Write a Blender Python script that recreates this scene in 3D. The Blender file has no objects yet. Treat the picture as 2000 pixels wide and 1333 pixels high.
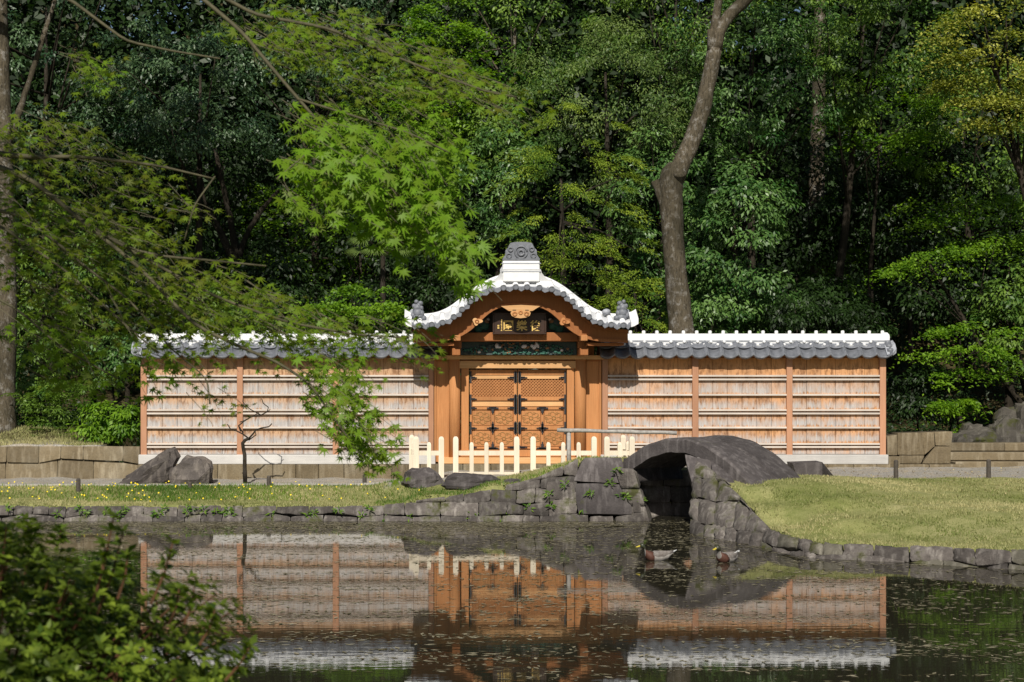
import bpy, math, random
import numpy as np
from mathutils import Vector, Matrix
random.seed(7); RNG = np.random.default_rng(11)
SC = bpy.context.scene; COL = SC.collection
# ---------------------------------------------------------------- camera, sky, sun
F = 3230.0; VX = 850.0; VY = 720.0; H = 2.988          # focal length in photo pixels, vanishing point, eye height over the water
cam = bpy.data.cameras.new('camera'); camo = bpy.data.objects.new('camera', cam); COL.objects.link(camo)
camo.location = (0, 0, H); camo.rotation_euler = (math.radians(90), 0, 0)
cam.sensor_width = 36; cam.lens = F/2000*36; cam.shift_x = (1000-VX)/2000; cam.shift_y = (VY-666.5)/2000
cam.clip_start = .1; cam.clip_end = 3000
cam.dof.use_dof = True; cam.dof.focus_distance = 37; cam.dof.aperture_fstop = 8
SC.camera = camo
SC.cycles.max_bounces = 6; SC.cycles.diffuse_bounces = 2; SC.cycles.glossy_bounces = 3; SC.cycles.transmission_bounces = 3
SUN_EL = math.radians(40); SUN_AZ = math.radians(187)   # direction TO the sun: behind the camera, a little left
w = bpy.data.worlds.new('World'); SC.world = w; w.use_nodes = True
nt = w.node_tree; bg = nt.nodes['Background']; sky = nt.nodes.new('ShaderNodeTexSky'); sky.sky_type = 'NISHITA'
sky.sun_disc = False; sky.sun_elevation = SUN_EL; sky.sun_rotation = SUN_AZ
nt.links.new(sky.outputs[0], bg.inputs[0]); bg.inputs[1].default_value = .05
sd = Vector((math.sin(SUN_AZ)*math.cos(SUN_EL), math.cos(SUN_AZ)*math.cos(SUN_EL), math.sin(SUN_EL)))
sl = bpy.data.lights.new('sun', 'SUN'); sl.energy = 5.0; sl.angle = math.radians(.5); sl.color = (1, .94, .84)
slo = bpy.data.objects.new('sun', sl); COL.objects.link(slo); slo.rotation_euler = sd.to_track_quat('Z', 'Y').to_euler()
SC.view_settings.view_transform = 'Standard'; SC.view_settings.look = 'None'; SC.view_settings.exposure = 0
SC.view_settings.gamma = 1; SC.view_settings.use_curve_mapping = False

def at(px, py, Y):                                       # photo pixel at a known distance -> place in the world
    return Vector(((px-VX)/F*Y, Y, H-(py-VY)/F*Y))
def fx(px): return (px-VX)/85.0                          # on the wall's own plane, 38 m away
def fz(py): return (974-py)/85.0

# ---------------------------------------------------------------- helpers
class MB:
    def __init__(s): s.v = []; s.f = []
    def add(s, vs, fs):
        b = len(s.v); s.v += [tuple(p) for p in vs]; s.f += [tuple(i+b for i in f) for f in fs]; return s
    def box(s, x0, x1, y0, y1, z0, z1, bev=0):
        if bev <= 0:
            return s.add([(x0,y0,z0),(x1,y0,z0),(x1,y1,z0),(x0,y1,z0),(x0,y0,z1),(x1,y0,z1),(x1,y1,z1),(x0,y1,z1)],
                         [(0,3,2,1),(4,5,6,7),(0,1,5,4),(1,2,6,5),(2,3,7,6),(3,0,4,7)])
        b = bev; r = []
        for z, k in ((z0, b), (z0+b, 0), (z1-b, 0), (z1, b)):
            r.append([(x0+b+k*.0,y0+k,z),(x1-b,y0+k,z),(x1-k,y0+b,z),(x1-k,y1-b,z),(x1-b,y1-k,z),(x0+b,y1-k,z),(x0+k,y1-b,z),(x0+k,y0+b,z)])
        return s.rings(r)
    def rings(s, rs, closed=True, caps=True):
        n = len(rs[0]); vs = [p for r in rs for p in r]; fs = []
        for i in range(len(rs)-1):
            for j in range(n if closed else n-1):
                k = (j+1) % n; fs.append((i*n+j, i*n+k, (i+1)*n+k, (i+1)*n+j))
        if caps and closed:
            fs.append(tuple(range(n-1, -1, -1))); fs.append(tuple((len(rs)-1)*n+j for j in range(n)))
        return s.add(vs, fs)
    def prism(s, pts, y0, y1):                           # polygon in x,z pushed from y0 (front) to y1
        return s.rings([[(x, y0, z) for x, z in pts], [(x, y1, z) for x, z in pts]])
    def tube(s, path, rad, n=6):
        path = [Vector(p) for p in path]; rs = []
        for i, p in enumerate(path):
            t = (path[min(i+1, len(path)-1)]-path[max(i-1, 0)]).normalized()
            a = t.cross(Vector((0, 1, 0.13))); a = a.normalized() if a.length > 1e-4 else Vector((1, 0, 0)); b = t.cross(a)
            r = rad[i] if hasattr(rad, '__len__') else rad
            rs.append([p+r*(math.cos(2*math.pi*j/n)*a+math.sin(2*math.pi*j/n)*b) for j in range(n)])
        return s.rings(rs)
    def cyl(s, c, r0, r1, z0, z1, n=12): 
        return s.rings([[(c[0]+r*math.cos(2*math.pi*j/n), c[1]+r*math.sin(2*math.pi*j/n), z) for j in range(n)] for r, z in ((r0,z0),(r1,z1))])
    def mesh(s, name, mat, smooth=False, off=(0,0,0)):
        me = bpy.data.meshes.new(name); me.from_pydata([(x-off[0], y-off[1], z-off[2]) for x, y, z in s.v], [], s.f)
        me.materials.append(mat)
        if smooth: me.polygons.foreach_set('use_smooth', [True]*len(me.polygons))
        me.update(); return me
    def build(s, name, mat, parent=None, smooth=False, **k):
        off = wloc(parent) if parent else (0, 0, 0)
        o = bpy.data.objects.new(name, s.mesh(name, mat, smooth, off)); COL.objects.link(o)
        if parent: o.parent = parent
        return tag(o, **k)
def wloc(o):
    v = Vector((0, 0, 0))
    while o: v += Vector(o.location); o = o.parent
    return v
def tag(o, label=None, cat=None, group=None, kind=None):
    for k, v in (('label', label), ('category', cat), ('group', group), ('kind', kind)):
        if v: o[k] = v
    return o
def thing(name, loc, label, cat, group=None):
    o = bpy.data.objects.new(name, None); COL.objects.link(o); o.location = loc; o.empty_display_size = .2
    return tag(o, label, cat, group)
def inst(name, me, parent, loc, rot=(0,0,0), sc=(1,1,1)):  # a piece sharing its mesh; loc in the world
    o = bpy.data.objects.new(name, me); COL.objects.link(o)
    o.location = Vector(loc)-(wloc(parent) if parent else Vector((0,0,0))); o.rotation_euler = rot; o.scale = sc
    if parent: o.parent = parent
    return o
def npmesh(name, V, Fc, mat, tint=None, smooth=False):     # V (n,3), Fc (m,k) all same k
    me = bpy.data.meshes.new(name); V = np.ascontiguousarray(V, dtype=np.float32); Fc = np.ascontiguousarray(Fc, dtype=np.int32)
    m, k = Fc.shape
    me.vertices.add(len(V)); me.vertices.foreach_set('co', V.ravel())
    me.loops.add(m*k); me.loops.foreach_set('vertex_index', Fc.ravel())
    me.polygons.add(m); me.polygons.foreach_set('loop_start', np.arange(0, m*k, k, dtype=np.int32))
    if smooth: me.polygons.foreach_set('use_smooth', np.ones(m, dtype=bool))
    me.materials.append(mat)
    if tint is not None:
        a = me.attributes.new('tint', 'FLOAT', 'POINT'); a.data.foreach_set('value', np.ascontiguousarray(tint, dtype=np.float32))
    me.update(calc_edges=True); return me
def npobj(name, me, parent=None, **k):
    o = bpy.data.objects.new(name, me); COL.objects.link(o)
    if parent: o.parent = parent; o.location = -wloc(parent)
    return tag(o, **k)
def unit(a): return a/np.maximum(np.linalg.norm(a, axis=-1, keepdims=True), 1e-9)

# ---------------------------------------------------------------- materials
class NT:
    def __init__(s, name):
        s.m = bpy.data.materials.new(name); s.m.use_nodes = True; s.t = s.m.node_tree; s.b = s.t.nodes['Principled BSDF']
        s.out = s.t.nodes['Material Output']
    def n(s, typ, **kw):
        d = s.t.nodes.new('ShaderNode'+typ)
        for k, v in kw.items(): setattr(d, k, v)
        return d
    def l(s, a, b): s.t.links.new(a, b)
    def pos(s, scale=(1,1,1)):
        g = s.n('NewGeometry'); m = s.n('Mapping'); m.inputs['Scale'].default_value = scale; s.l(g.outputs['Position'], m.inputs[0]); return m.outputs[0]
    def noise(s, scale, vscale=(1,1,1), detail=4, rough=.55):
        d = s.n('TexNoise'); d.inputs['Scale'].default_value = scale; d.inputs['Detail'].default_value = detail
        d.inputs['Roughness'].default_value = rough; s.l(s.pos(vscale), d.inputs['Vector']); return d.outputs['Fac']
    def ramp(s, fac, stops):
        r = s.n('ValToRGB'); e = r.color_ramp.elements
        while len(e) < len(stops): e.new(.5)
        for el, (p, c) in zip(e, stops):
            el.position = p; el.color = (*c, 1) if hasattr(c, '__len__') else (c, c, c, 1)
        s.l(fac, r.inputs[0]); return r.outputs[0]
    def mix(s, fac, a, b, mode='MIX'):
        m = s.n('Mix', data_type='RGBA', blend_type=mode)
        for sock, v in ((m.inputs[0], fac), (m.inputs[6], a), (m.inputs[7], b)):
            if hasattr(v, 'links') or hasattr(v, 'is_linked'): s.l(v, sock)
            elif hasattr(v, '__len__'): sock.default_value = (*v, 1)
            else: sock.default_value = v
        return m.outputs[2]
    def math(s, op, a, b=0, clamp=False):
        m = s.n('Math', operation=op, use_clamp=clamp)
        for i, v in enumerate((a, b)):
            if hasattr(v, 'is_linked'): s.l(v, m.inputs[i])
            else: m.inputs[i].default_value = v
        return m.outputs[0]
    def bump(s, h, strength=.3, dist=.02):
        b = s.n('Bump'); b.inputs['Strength'].default_value = strength; b.inputs['Distance'].default_value = dist
        s.l(h, b.inputs['Height']); s.l(b.outputs[0], s.b.inputs['Normal'])
    def col(s, c):
        if hasattr(c, 'is_linked'): s.l(c, s.b.inputs['Base Color'])
        else: s.b.inputs['Base Color'].default_value = (*c, 1)
    def rough(s, r, spec=.5): s.b.inputs['Roughness'].default_value = r; s.b.inputs['Specular IOR Level'].default_value = spec
    def rand(s): return s.n('ObjectInfo').outputs['Random']

def m_wood(name, c1, c2, grain=(40, 40, 2.2), weather=0, spread=.25, rough=.75):
    t = NT(name); g = t.noise(1.0, grain, 5, .6); big = t.noise(1.7, (1.5, 1.5, .6), 3)
    c = t.mix(t.ramp(g, [(.3, 0.), (.7, 1.)]), c1, c2)
    c = t.mix(t.ramp(big, [(.35, 0.), (.75, .55)]), c, tuple(x*.62 for x in c1))
    v = t.math('ADD', t.math('MULTIPLY', t.rand(), spread), 1-spread*.5)
    hsv = t.n('HueSaturation'); t.l(v, hsv.inputs['Value']); t.l(c, hsv.inputs['Color']); c = hsv.outputs[0]
    if weather:
        # rain-washed silver band above each rail, sheltered colour right below it
        g2 = t.n('NewGeometry'); sp = t.n('SeparateXYZ'); t.l(g2.outputs['Position'], sp.inputs[0])
        z = t.math('DIVIDE', t.math('SUBTRACT', sp.outputs[2], .8), 2.6)
        wob = t.math('MULTIPLY', t.math('SUBTRACT', t.noise(1, (24, 24, .8), 4, .7), .5), .10)
        wob2 = t.math('MULTIPLY', t.math('SUBTRACT', t.noise(.9, (1, 1, .3), 2), .5), .05)
        zz = t.math('ADD', t.math('ADD', z, wob), wob2)
        rails = [.95, 1.285, 1.655, 2.05, 2.41, 2.84, 3.3]; st = []; amp = [1, 1, 1, .95, .9, .12]
        for i in range(6):
            a = (rails[i]-.8)/2.6; b = (rails[i+1]-.8)/2.6; h = b-a
            st += [(a+.01, amp[i]), (a+h*.26, amp[i]*.95), (a+h*.58, amp[i]*(.6 if i in (4,) else .28)), (b-.012, amp[i]*(.35 if i == 4 else .0))]
        mask = t.ramp(zz, [(0, 1.)]+st[:30])
        streak = t.ramp(t.noise(1, (55, 55, 1.6), 3, .7), [(.3, .74), (.5, 1.)])
        patch = t.ramp(t.noise(1.0, (5, 5, 2.2), 4, .65), [(.3, .55), (.6, 1.15)])
        k = t.math('MULTIPLY', t.math('MULTIPLY', mask, streak), t.math('MULTIPLY', patch, weather), True)
        grey = t.mix(t.ramp(g, [(.3, 0.), (.7, 1.)]), (.33, .31, .30), (.54, .52, .505)); c = t.mix(k, c, grey)
        dk = t.ramp(t.noise(1, (15, 15, 5), 5, .7), [(.47, 0.), (.62, 1.)])        # dark drip stains under the rails
        ed = t.ramp(mask, [(0, .3), (.12, .8), (.5, .75), (.9, .15)])
        c = t.mix(t.math('MULTIPLY', dk, ed), c, (.19, .085, .035))
    t.col(c); t.rough(rough, .25); t.bump(g, .12, .004); return t.m
def m_stone(name, stops, scale=1.2, rough=.85, moss=None, bump=.35, fine=22, rspread=.3):
    t = NT(name); a = t.noise(scale, (1, 1, 1), 6, .62); b = t.noise(fine, (1, 1, 1), 5, .7)
    st = t.noise(1, (9, 9, 1.1), 4, .6)
    c = t.ramp(a, stops); c = t.mix(t.ramp(b, [(.3, .35), (.75, 0.)]), c, (.02, .019, .018))
    c = t.mix(t.ramp(st, [(.5, 0.), (.75, .35)]), c, tuple(min(1, x*1.9+.04) for x in stops[-1][1]))
    hsv = t.n('HueSaturation'); t.l(t.math('ADD', t.math('MULTIPLY', t.rand(), rspread*2), 1-rspread), hsv.inputs['Value']); t.l(c, hsv.inputs['Color']); c = hsv.outputs[0]
    if moss:
        mm = t.ramp(t.noise(2.2, (1, 1, 1), 5, .65), [(moss, 0.), (moss+.1, .9)]); c = t.mix(mm, c, (.05, .055, .008))
    t.col(c); t.rough(rough, .3); t.bump(t.math('ADD', b, t.math('MULTIPLY', a, 2)), bump, .025); return t.m
def m_plain(name, c1, c2=None, scale=8, rough=.6, bump=.1, spec=.4, metal=0):
    t = NT(name); a = t.noise(scale, (1, 1, 1), 5, .6); c2 = c2 or tuple(x*.75 for x in c1)
    t.col(t.mix(t.ramp(a, [(.3, 0.), (.7, 1.)]), c1, c2)); t.rough(rough, spec); t.b.inputs['Metallic'].default_value = metal
    if bump: t.bump(a, bump, .006)
    return t.m
def m_leaf(name, dark, light, rough=.42, spec=.5, trans=.3, tcol=None):
    t = NT(name); at_ = t.n('Attribute', attribute_name='tint'); c = t.mix(at_.outputs['Fac'], dark, light)
    t.col(c); t.rough(rough, spec)
    tr = t.n('BsdfTranslucent'); hs = t.n('HueSaturation'); hs.inputs['Value'].default_value = 1.3; hs.inputs['Saturation'].default_value = 1.15
    t.l(c, hs.inputs['Color']); t.l(hs.outputs[0], tr.inputs[0])
    mx = t.n('MixShader'); mx.inputs[0].default_value = trans; t.l(t.b.outputs[0], mx.inputs[1]); t.l(tr.outputs[0], mx.inputs[2])
    t.l(mx.outputs[0], t.out.inputs[0]); return t.m

def m_bark(name, c1, c2, c3):
    t = NT(name); a = t.noise(1.1, (1, 1, .5), 5, .6); b = t.noise(1, (26, 26, 7), 5, .7); s = t.noise(5.5, (1, 1, .8), 7, .75)
    c = t.mix(t.ramp(a, [(.4, 0.), (.58, 1.)]), c1, c2); c = t.mix(t.ramp(b, [(.35, .75), (.55, 0.)]), c, tuple(x*.35 for x in c1))
    c = t.mix(t.math('MULTIPLY', t.ramp(s, [(.52, 0.), (.62, .8)]), t.ramp(a, [(.4, .2), (.6, 1.)])), c, c3)
    t.col(c); t.rough(.9, .2); t.bump(t.math('ADD', b, t.math('MULTIPLY', s, .5)), .9, .03); return t.m
M = {}
M['wood'] = m_wood('hinoki_wood', (.55, .255, .10), (.42, .18, .065))
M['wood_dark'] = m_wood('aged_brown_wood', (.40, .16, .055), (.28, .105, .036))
M['wood_h'] = m_wood('pale_beam_wood', (.74, .44, .21), (.60, .32, .13), grain=(2.2, 30, 40))
M['wood_rail'] = m_wood('washed_rail_wood', (.66, .59, .52), (.55, .48, .42), grain=(2, 40, 40), spread=.15)
M['plank_r'] = m_wood('weathered_plank_right', (.68, .345, .14), (.50, .23, .08), weather=.95, spread=.3)
M['plank_l'] = m_wood('weathered_plank_left', (.63, .38, .205), (.50, .275, .13), weather=1.15, spread=.3)
M['post'] = m_wood('post_wood', (.52, .28, .17), (.44, .22, .125))
M['fence'] = m_wood('new_fence_wood', (.82, .74, .60), (.74, .64, .48), spread=.12)
M['sill'] = m_wood('silvered_sill_wood', (.62, .60, .57), (.50, .485, .465), grain=(2.5, 30, 30))
M['plaster'] = m_plain('white_plaster', (.86, .86, .86), (.70, .71, .73), 5, .7, .15)
M['plaster_grey'] = m_plain('limewashed_tile', (.66, .67, .69), (.46, .475, .50), 6, .7, .2)
M['tile'] = m_plain('grey_roof_tile', (.19, .20, .225), (.11, .118, .135), 9, .42, .1)
M['tile_mid'] = m_plain('smoked_grey_tile', (.21, .22, .25), (.12, .13, .15), 16, .5, .2)
M['tile_pale'] = m_plain('pale_smoked_tile', (.40, .42, .46), (.27, .285, .32), 14, .5, .2)
M['iron'] = m_plain('black_ironwork', (.022, .024, .028), (.035, .036, .04), 30, .5, .1)
M['gold'] = m_plain('gold_leaf', (.75, .52, .16), (.62, .42, .12), 30, .45, .05)
M['lacquer'] = m_plain('dark_lacquer', (.03, .014, .008), (.045, .02, .012), 8, .45, .02)
M['carve_g'] = m_plain('green_carving', (.05, .17, .12), (.02, .07, .06), 26, .6, .2)
M['carve_b'] = m_plain('blue_black_carving', (.03, .045, .06), (.06, .09, .07), 30, .6, .2)
M['carve_w'] = m_plain('white_carving', (.72, .68, .70), (.6, .55, .56), 12, .6, .1)
M['carve_r'] = m_plain('ochre_carving', (.32, .17, .09), (.24, .12, .06), 20, .6, .2)
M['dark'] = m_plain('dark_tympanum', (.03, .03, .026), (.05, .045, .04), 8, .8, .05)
M['bank'] = m_stone('pond_bank_stone', [(.25, (.05, .043, .039)), (.5, (.115, .10, .09)), (.75, (.25, .23, .205))], 2.2, moss=.56, bump=.8, rspread=.42)
M['bank_moss'] = m_stone('mossy_bank_stone', [(.25, (.06, .058, .04)), (.5, (.12, .11, .085)), (.75, (.2, .185, .15))], 1.6, moss=.5)
M['bridge'] = m_stone('bridge_slab_stone', [(.25, (.05, .043, .043)), (.5, (.085, .074, .073)), (.8, (.15, .135, .13))], 2.4, bump=.6, fine=26, moss=.66)
M['rock'] = m_stone('garden_rock', [(.25, (.05, .043, .04)), (.5, (.10, .086, .078)), (.8, (.22, .19, .16))], 1.7, bump=.8)
M['tuff'] = m_stone('ochre_tuff_block', [(.25, (.12, .09, .05)), (.5, (.205, .16, .095)), (.8, (.27, .235, .17))], 1.1, bump=.5, rspread=.22)
M['rock_shaded'] = m_stone('mossy_shaded_rock', [(.25, (.035, .032, .026)), (.5, (.065, .058, .048)), (.8, (.12, .11, .09))], 1.4, bump=.7, moss=.55)  # base colour carries the mound's shade, moss patches lie over it
M['bark'] = m_bark('grey_bark', (.055, .047, .03), (.115, .095, .065), (.30, .285, .26))
M['bark_dark'] = m_bark('dark_bark', (.018, .015, .01), (.04, .032, .022), (.07, .06, .05))
M['stake'] = m_plain('dark_stake', (.09, .075, .06), (.05, .042, .035), 20, .8, .2)
M['pole'] = m_plain('peeled_pole', (.42, .40, .37), (.24, .22, .2), 14, .7, .3)
M['gravel'] = m_plain('pale_stone_kerb', (.42, .40, .36), (.3, .28, .25), 40, .9, .3)
# ---------------------------------------------------------------- ground, pond
CP = np.array([(-30,33,.28),(-12,33,.28),(-6,33,.27),(-2.5,33,.27),(-1.2,33,.27),(.3,33,.47),(1.5,33,.68),(2.1,33,.8),(2.6,33.2,1.0),(3.1,33.4,1.17),(3.9,33.8,1.14),
 (-30,36,.42),(-12,36,.42),(-6,36,.42),(-2,36,.43),(0,35.5,.6),(1.5,35.5,.68),(3,35.5,.75),(4.6,35,.85),
 (-30,38,.46),(-12,38,.46),(-6,38,.46),(-1,38,.47),(1,38,.68),(4,38,.71),(8,38,.72),(12,38,.72),(16,38,.72),
 (5.8,30.9,.9),(6.4,31.4,.9),(7.1,32,.86),(5.7,30.3,.84),(5.75,29.3,.58),(5.8,28.2,.27),(6.1,26.9,.22),(6.9,26.3,.23),(7.6,26,.22),(9,25,.27),(11,24.6,.3),(17,23,.3),(40,20,.3),
 (7.2,29.5,.7),(7,28,.48),(9,29,.58),(9,34.3,.72),(12,34.3,.72),(12,30,.52),(12,27,.4),(20,30,.6),(20,38,.75),(40,36,.9),
 (-20,42,1.0),(-10,42,.9),(0,42,.9),(10,42,1.0),(20,42,1.2),(-20,50,2.6),(0,50,2.6),(20,50,2.8),(-40,50,2.8),(40,50,2.8),(-20,62,5),(0,62,5),(20,62,5),(45,62,5),(-45,62,5),(0,82,26),(30,82,26),(-30,82,26),(70,82,26),(-70,82,26),
 (-30,12,.7),(-8,9,.7),(0,8,.7),(8,8,.7),(30,8,.8),(-5,3,1.35),(0,1,1.42),(-1,4,1.35),(5,2,1.4),(30,0,1.6),(-30,0,1.6),(0,-20,2),(30,-30,2.5),(-30,-30,2.5),
 (-200,35,1.5),(200,35,1.5),(0,400,30),(-300,400,30),(300,400,30),(0,-300,3)], dtype=float)
POND = np.array([(-60,32.62),(-10,32.62),(1.0,32.75),(3.3,33.0),(3.8,32.95),(4.0,33.85),(6.7,33.85),(5.95,32.2),(5.3,30.45),(5.72,27.95),(6.12,26.35),(7.2,25.78),(8.72,24.7),(10.8,24.1),(16.2,22.4),(60,19),(60,9),(8,9.2),(0,9),(-6,10),(-60,14)])
def inside(x, y, poly):
    c = np.zeros(np.shape(x), bool); n = len(poly)
    for i in range(n):
        x0, y0 = poly[i]; x1, y1 = poly[(i+1) % n]
        k = ((y0 > y) != (y1 > y)) & (x < (x1-x0)*(y-y0)/((y1-y0) if y1 != y0 else 1e-9)+x0); c ^= k
    return c
def hnp(x, y):
    d2 = (x[..., None]-CP[:, 0])**2+(y[..., None]-CP[:, 1])**2+.02
    wgt = d2**-2.0; z = (wgt*CP[:, 2]).sum(-1)/wgt.sum(-1)
    step = (x < -7.75)*np.clip((y-38.15)/.15, 0, 1)*np.clip((48-y)/8, 0, 1)
    return z+.72*step
def h(x, y): return float(hnp(np.array(x, float), np.array(y, float)))
def on_ground(px, py):                                   # where the sight line through a photo pixel meets the ground
    Y = 20.0
    while Y < 60:
        p = at(px, py, Y)
        if p.z <= h(p.x, p.y): return Vector((p.x, p.y, h(p.x, p.y)))
        Y += .05
    return at(px, py, 38)
gx = np.unique(np.r_[[-420,-300,-200,-140,-100,-80,-65], np.arange(-55,-14,1.), np.arange(-14,16,.13), np.arange(16,60,1.), [65,80,100,140,200,300,420]])
gy = np.unique(np.r_[[-320,-200,-100,-60,-40], np.arange(-30,8,1.), np.arange(8,24,.5), np.arange(24,40,.11), np.arange(40,84,1.), [90,110,150,200,300,420]])
GX, GY = np.meshgrid(gx, gy); GZ = np.concatenate([hnp(GX[i:i+20], GY[i:i+20]) for i in range(0, len(gy), 20)])
near = (GY > 20) & (GY < 40)
GZ = GZ + near*(.012*np.sin(GX*7.1+GY*3.3)+.01*np.sin(GX*3.7-GY*8.2))
wet = inside(GX, GY, POND); GZ = np.where(wet, -.75, GZ)
ny, nx = GX.shape; idx = np.arange(nx*ny).reshape(ny, nx)
Fg = np.stack([idx[:-1,:-1], idx[:-1,1:], idx[1:,1:], idx[1:,:-1]], -1).reshape(-1, 4)
gnd = npmesh('ground', np.stack([GX, GY, GZ], -1).reshape(-1, 3), Fg, None if False else M['gravel'], smooth=True)
def edge_n(x, y): return .25*np.sin(x*2.3+1)+.12*np.sin(x*6.1)+.08*np.sin(y*9+x*3)
glim = np.where(GX < -1, 36.05, np.where(GX < 4.6, 34.6, 34.1)) + edge_n(GX, GY)*.6
grav = np.clip((GY-glim)/.25, 0, 1)*(GY < 42); soil = np.clip((GY-np.where((GX < -7.6), 38.4, 39.2))/.8, 0, 1)
for nm, arr in (('gravel', grav), ('soil', soil)):
    a = gnd.attributes.new(nm, 'FLOAT', 'POINT'); a.data.foreach_set('value', arr.astype(np.float32).ravel())
t = NT('lawn_and_gravel')
n1 = t.noise(.55, (1, 1, 1), 4); n2 = t.noise(3.2, (1, 1, 1), 6, .7); n3 = t.noise(38, (1, 1, 1), 4, .75)
lawn = t.mix(t.ramp(n1, [(.3, 0.), (.7, 1.)]), (.22, .235, .075), (.40, .37, .18))
lawn = t.mix(t.ramp(n2, [(.35, .65), (.62, 0.)]), lawn, (.10, .135, .025)); lawn = t.mix(t.ramp(n3, [(.3, .4), (.6, 0.)]), lawn, (.06, .07, .02))
gr = t.mix(t.ramp(n3, [(.35, 0.), (.65, 1.)]), (.13, .12, .105), (.46, .44, .40)); gr = t.mix(t.ramp(n2, [(.45, 0.), (.7, .5)]), gr, (.42, .32, .18))
so = t.mix(n2, (.03, .026, .012), (.10, .08, .035))
c = t.mix(t.n('Attribute', attribute_name='gravel').outputs['Fac'], lawn, gr); c = t.mix(t.n('Attribute', attribute_name='soil').outputs['Fac'], c, so)
t.col(c); t.rough(.95, .15); t.bump(n3, .5, .02); gnd.materials[0] = t.m
npobj('ground', gnd, kind='structure')
# water
t = NT('pond_water'); t.col((.024, .022, .014)); t.rough(.015, .5); t.b.inputs['IOR'].default_value = 1.4
r1 = t.noise(1, (1.2, 6.5, 1), 3, .5); r2 = t.noise(1, (5, 22, 1), 2, .5); r0 = t.noise(.22, (1, 1, 1), 2)
t.bump(t.math('ADD', t.math('MULTIPLY', t.math('MULTIPLY', r1, t.ramp(r0, [(.4, .25), (.65, 1.)])), 1.0), t.math('MULTIPLY', r2, .16)), .018, .05)
MB().add([(-60,8,0),(60,8,0),(60,35.6,0),(-60,35.6,0)], [(0,1,2,3)]).build('pond_water', t.m, kind='structure')

# ---------------------------------------------------------------- stones
def stone(name, parent, q, nrm, mat, thick=.3, bulge=.03, rough=.016, gap=.006, n=6, rnd=.035):
    """one stone: q = four corners (bl, br, tr, tl) of its face, a domed front with a rounded rim and a back"""
    q = [Vector(p) for p in q]; nrm = Vector(nrm).normalized(); c = sum(q, Vector())/4
    q = [p+(c-p).normalized()*gap for p in q]; V = []; sd_ = random.random()*50
    for j in range(n):
        for i in range(n):
            s, u = i/(n-1), j/(n-1); p = (q[0]*(1-s)+q[1]*s)*(1-u)+(q[3]*(1-s)+q[2]*s)*u
            e = max(abs(2*s-1), abs(2*u-1)); corner = abs(2*s-1)*abs(2*u-1)
            p = p+(c-p)*rnd*corner**3
            o = bulge*(1-e**5)+(random.uniform(-rough, rough) if e < .99 else random.uniform(-rough, 0)*.7)
            if e > .99: p = p+Vector((random.uniform(-1,1), random.uniform(-1,1), random.uniform(-1,1)))*rough*.5
            V.append(p+nrm*o)
    fs = [(j*n+i, j*n+i+1, (j+1)*n+i+1, (j+1)*n+i) for j in range(n-1) for i in range(n-1)]
    rim = [i for i in range(n)]+[j*n+n-1 for j in range(1, n)]+[(n-1)*n+i for i in range(n-2, -1, -1)]+[j*n for j in range(n-2, 0, -1)]
    k = len(rim); b0 = len(V); V += [V[i].copy() for i in rim]; b = len(V); V += [V[i]-nrm*thick for i in rim]
    fs += [(b0+(a+1) % k, b0+a, b+a, b+(a+1) % k) for a in range(k)]; fs.append(tuple(b+a for a in range(k-1, -1, -1)))
    m = MB(); m.add(V, fs); return m.build(name, mat, parent, smooth=True)
def lerp_path(P, s):
    s = max(0, min(s, P[-1][0]))
    for (a, pa), (b, pb) in zip(P, P[1:]):
        if s <= b+1e-9: return pa.lerp(pb, (s-a)/(b-a) if b > a else 0)
    return P[-1][1]
def mkpath(pts):
    out = [(0, Vector(pts[0]))]
    for p in pts[1:]:
        p = Vector(p); out.append((out[-1][0]+(p-out[-1][1]).length, p))
    return out
def stone_wall(root, bot, top, heights, wid, mat, z0=-.14, **kw):
    """courses of stones between a bottom path and a top path (same number of points); cut off by the sloping top"""
    B = mkpath(bot); L = B[-1][0]; ratio = [p[0]/L for p in B]
    def T(s):
        r = s/L
        for i in range(len(ratio)-1):
            if r <= ratio[i+1]+1e-9: return Vector(top[i]).lerp(Vector(top[i+1]), (r-ratio[i])/max(1e-9, ratio[i+1]-ratio[i]))
        return Vector(top[-1])
    def pt(s, z):
        b = lerp_path(B, s); tt = T(s); f = (z-z0)/max(.05, tt.z-z0); p = b.lerp(tt, f); return Vector((p.x, p.y, z))
    z = z0
    for k, hh in enumerate(heights):
        z1 = z+hh; s = -random.random()*wid*.5*(k > 0)
        while s < L-.02:
            ww = wid*random.uniform(.6, 1.5); s0, s1 = max(0, s), min(L, s+ww); s += ww
            if s1-s0 < .12: continue
            t0, t1 = T(s0).z, T(s1).z
            if max(t0, t1) < z+.09: continue
            last = k == len(heights)-1
            wv = lambda S, Z: Z+.035*math.sin(S*5.3+Z*9)+.02*math.sin(S*11+Z*4)
            a0 = z if k == 0 else min(wv(s0, z), t0-.02); a1 = z if k == 0 else min(wv(s1, z), t1-.02)
            b0 = t0 if (last or t0 < z1+.08) else wv(s0, z1); b1 = t1 if (last or t1 < z1+.08) else wv(s1, z1)
            b0 += random.uniform(-.02, .02)*(b0 == t0); b1 += random.uniform(-.02, .02)*(b1 == t1)
            q = [pt(s0, a0), pt(s1, a1), pt(s1, b1), pt(s0, b0)]
            nrm = (q[1]-q[0]).cross(q[3]-q[0]); nrm = nrm if nrm.y < 0 or abs(nrm.y) < 1e-3 else -nrm
            stone('stone', root, q, nrm, mat if not callable(mat) else mat((s0+s1)/2), **kw)
        z = z1
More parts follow.
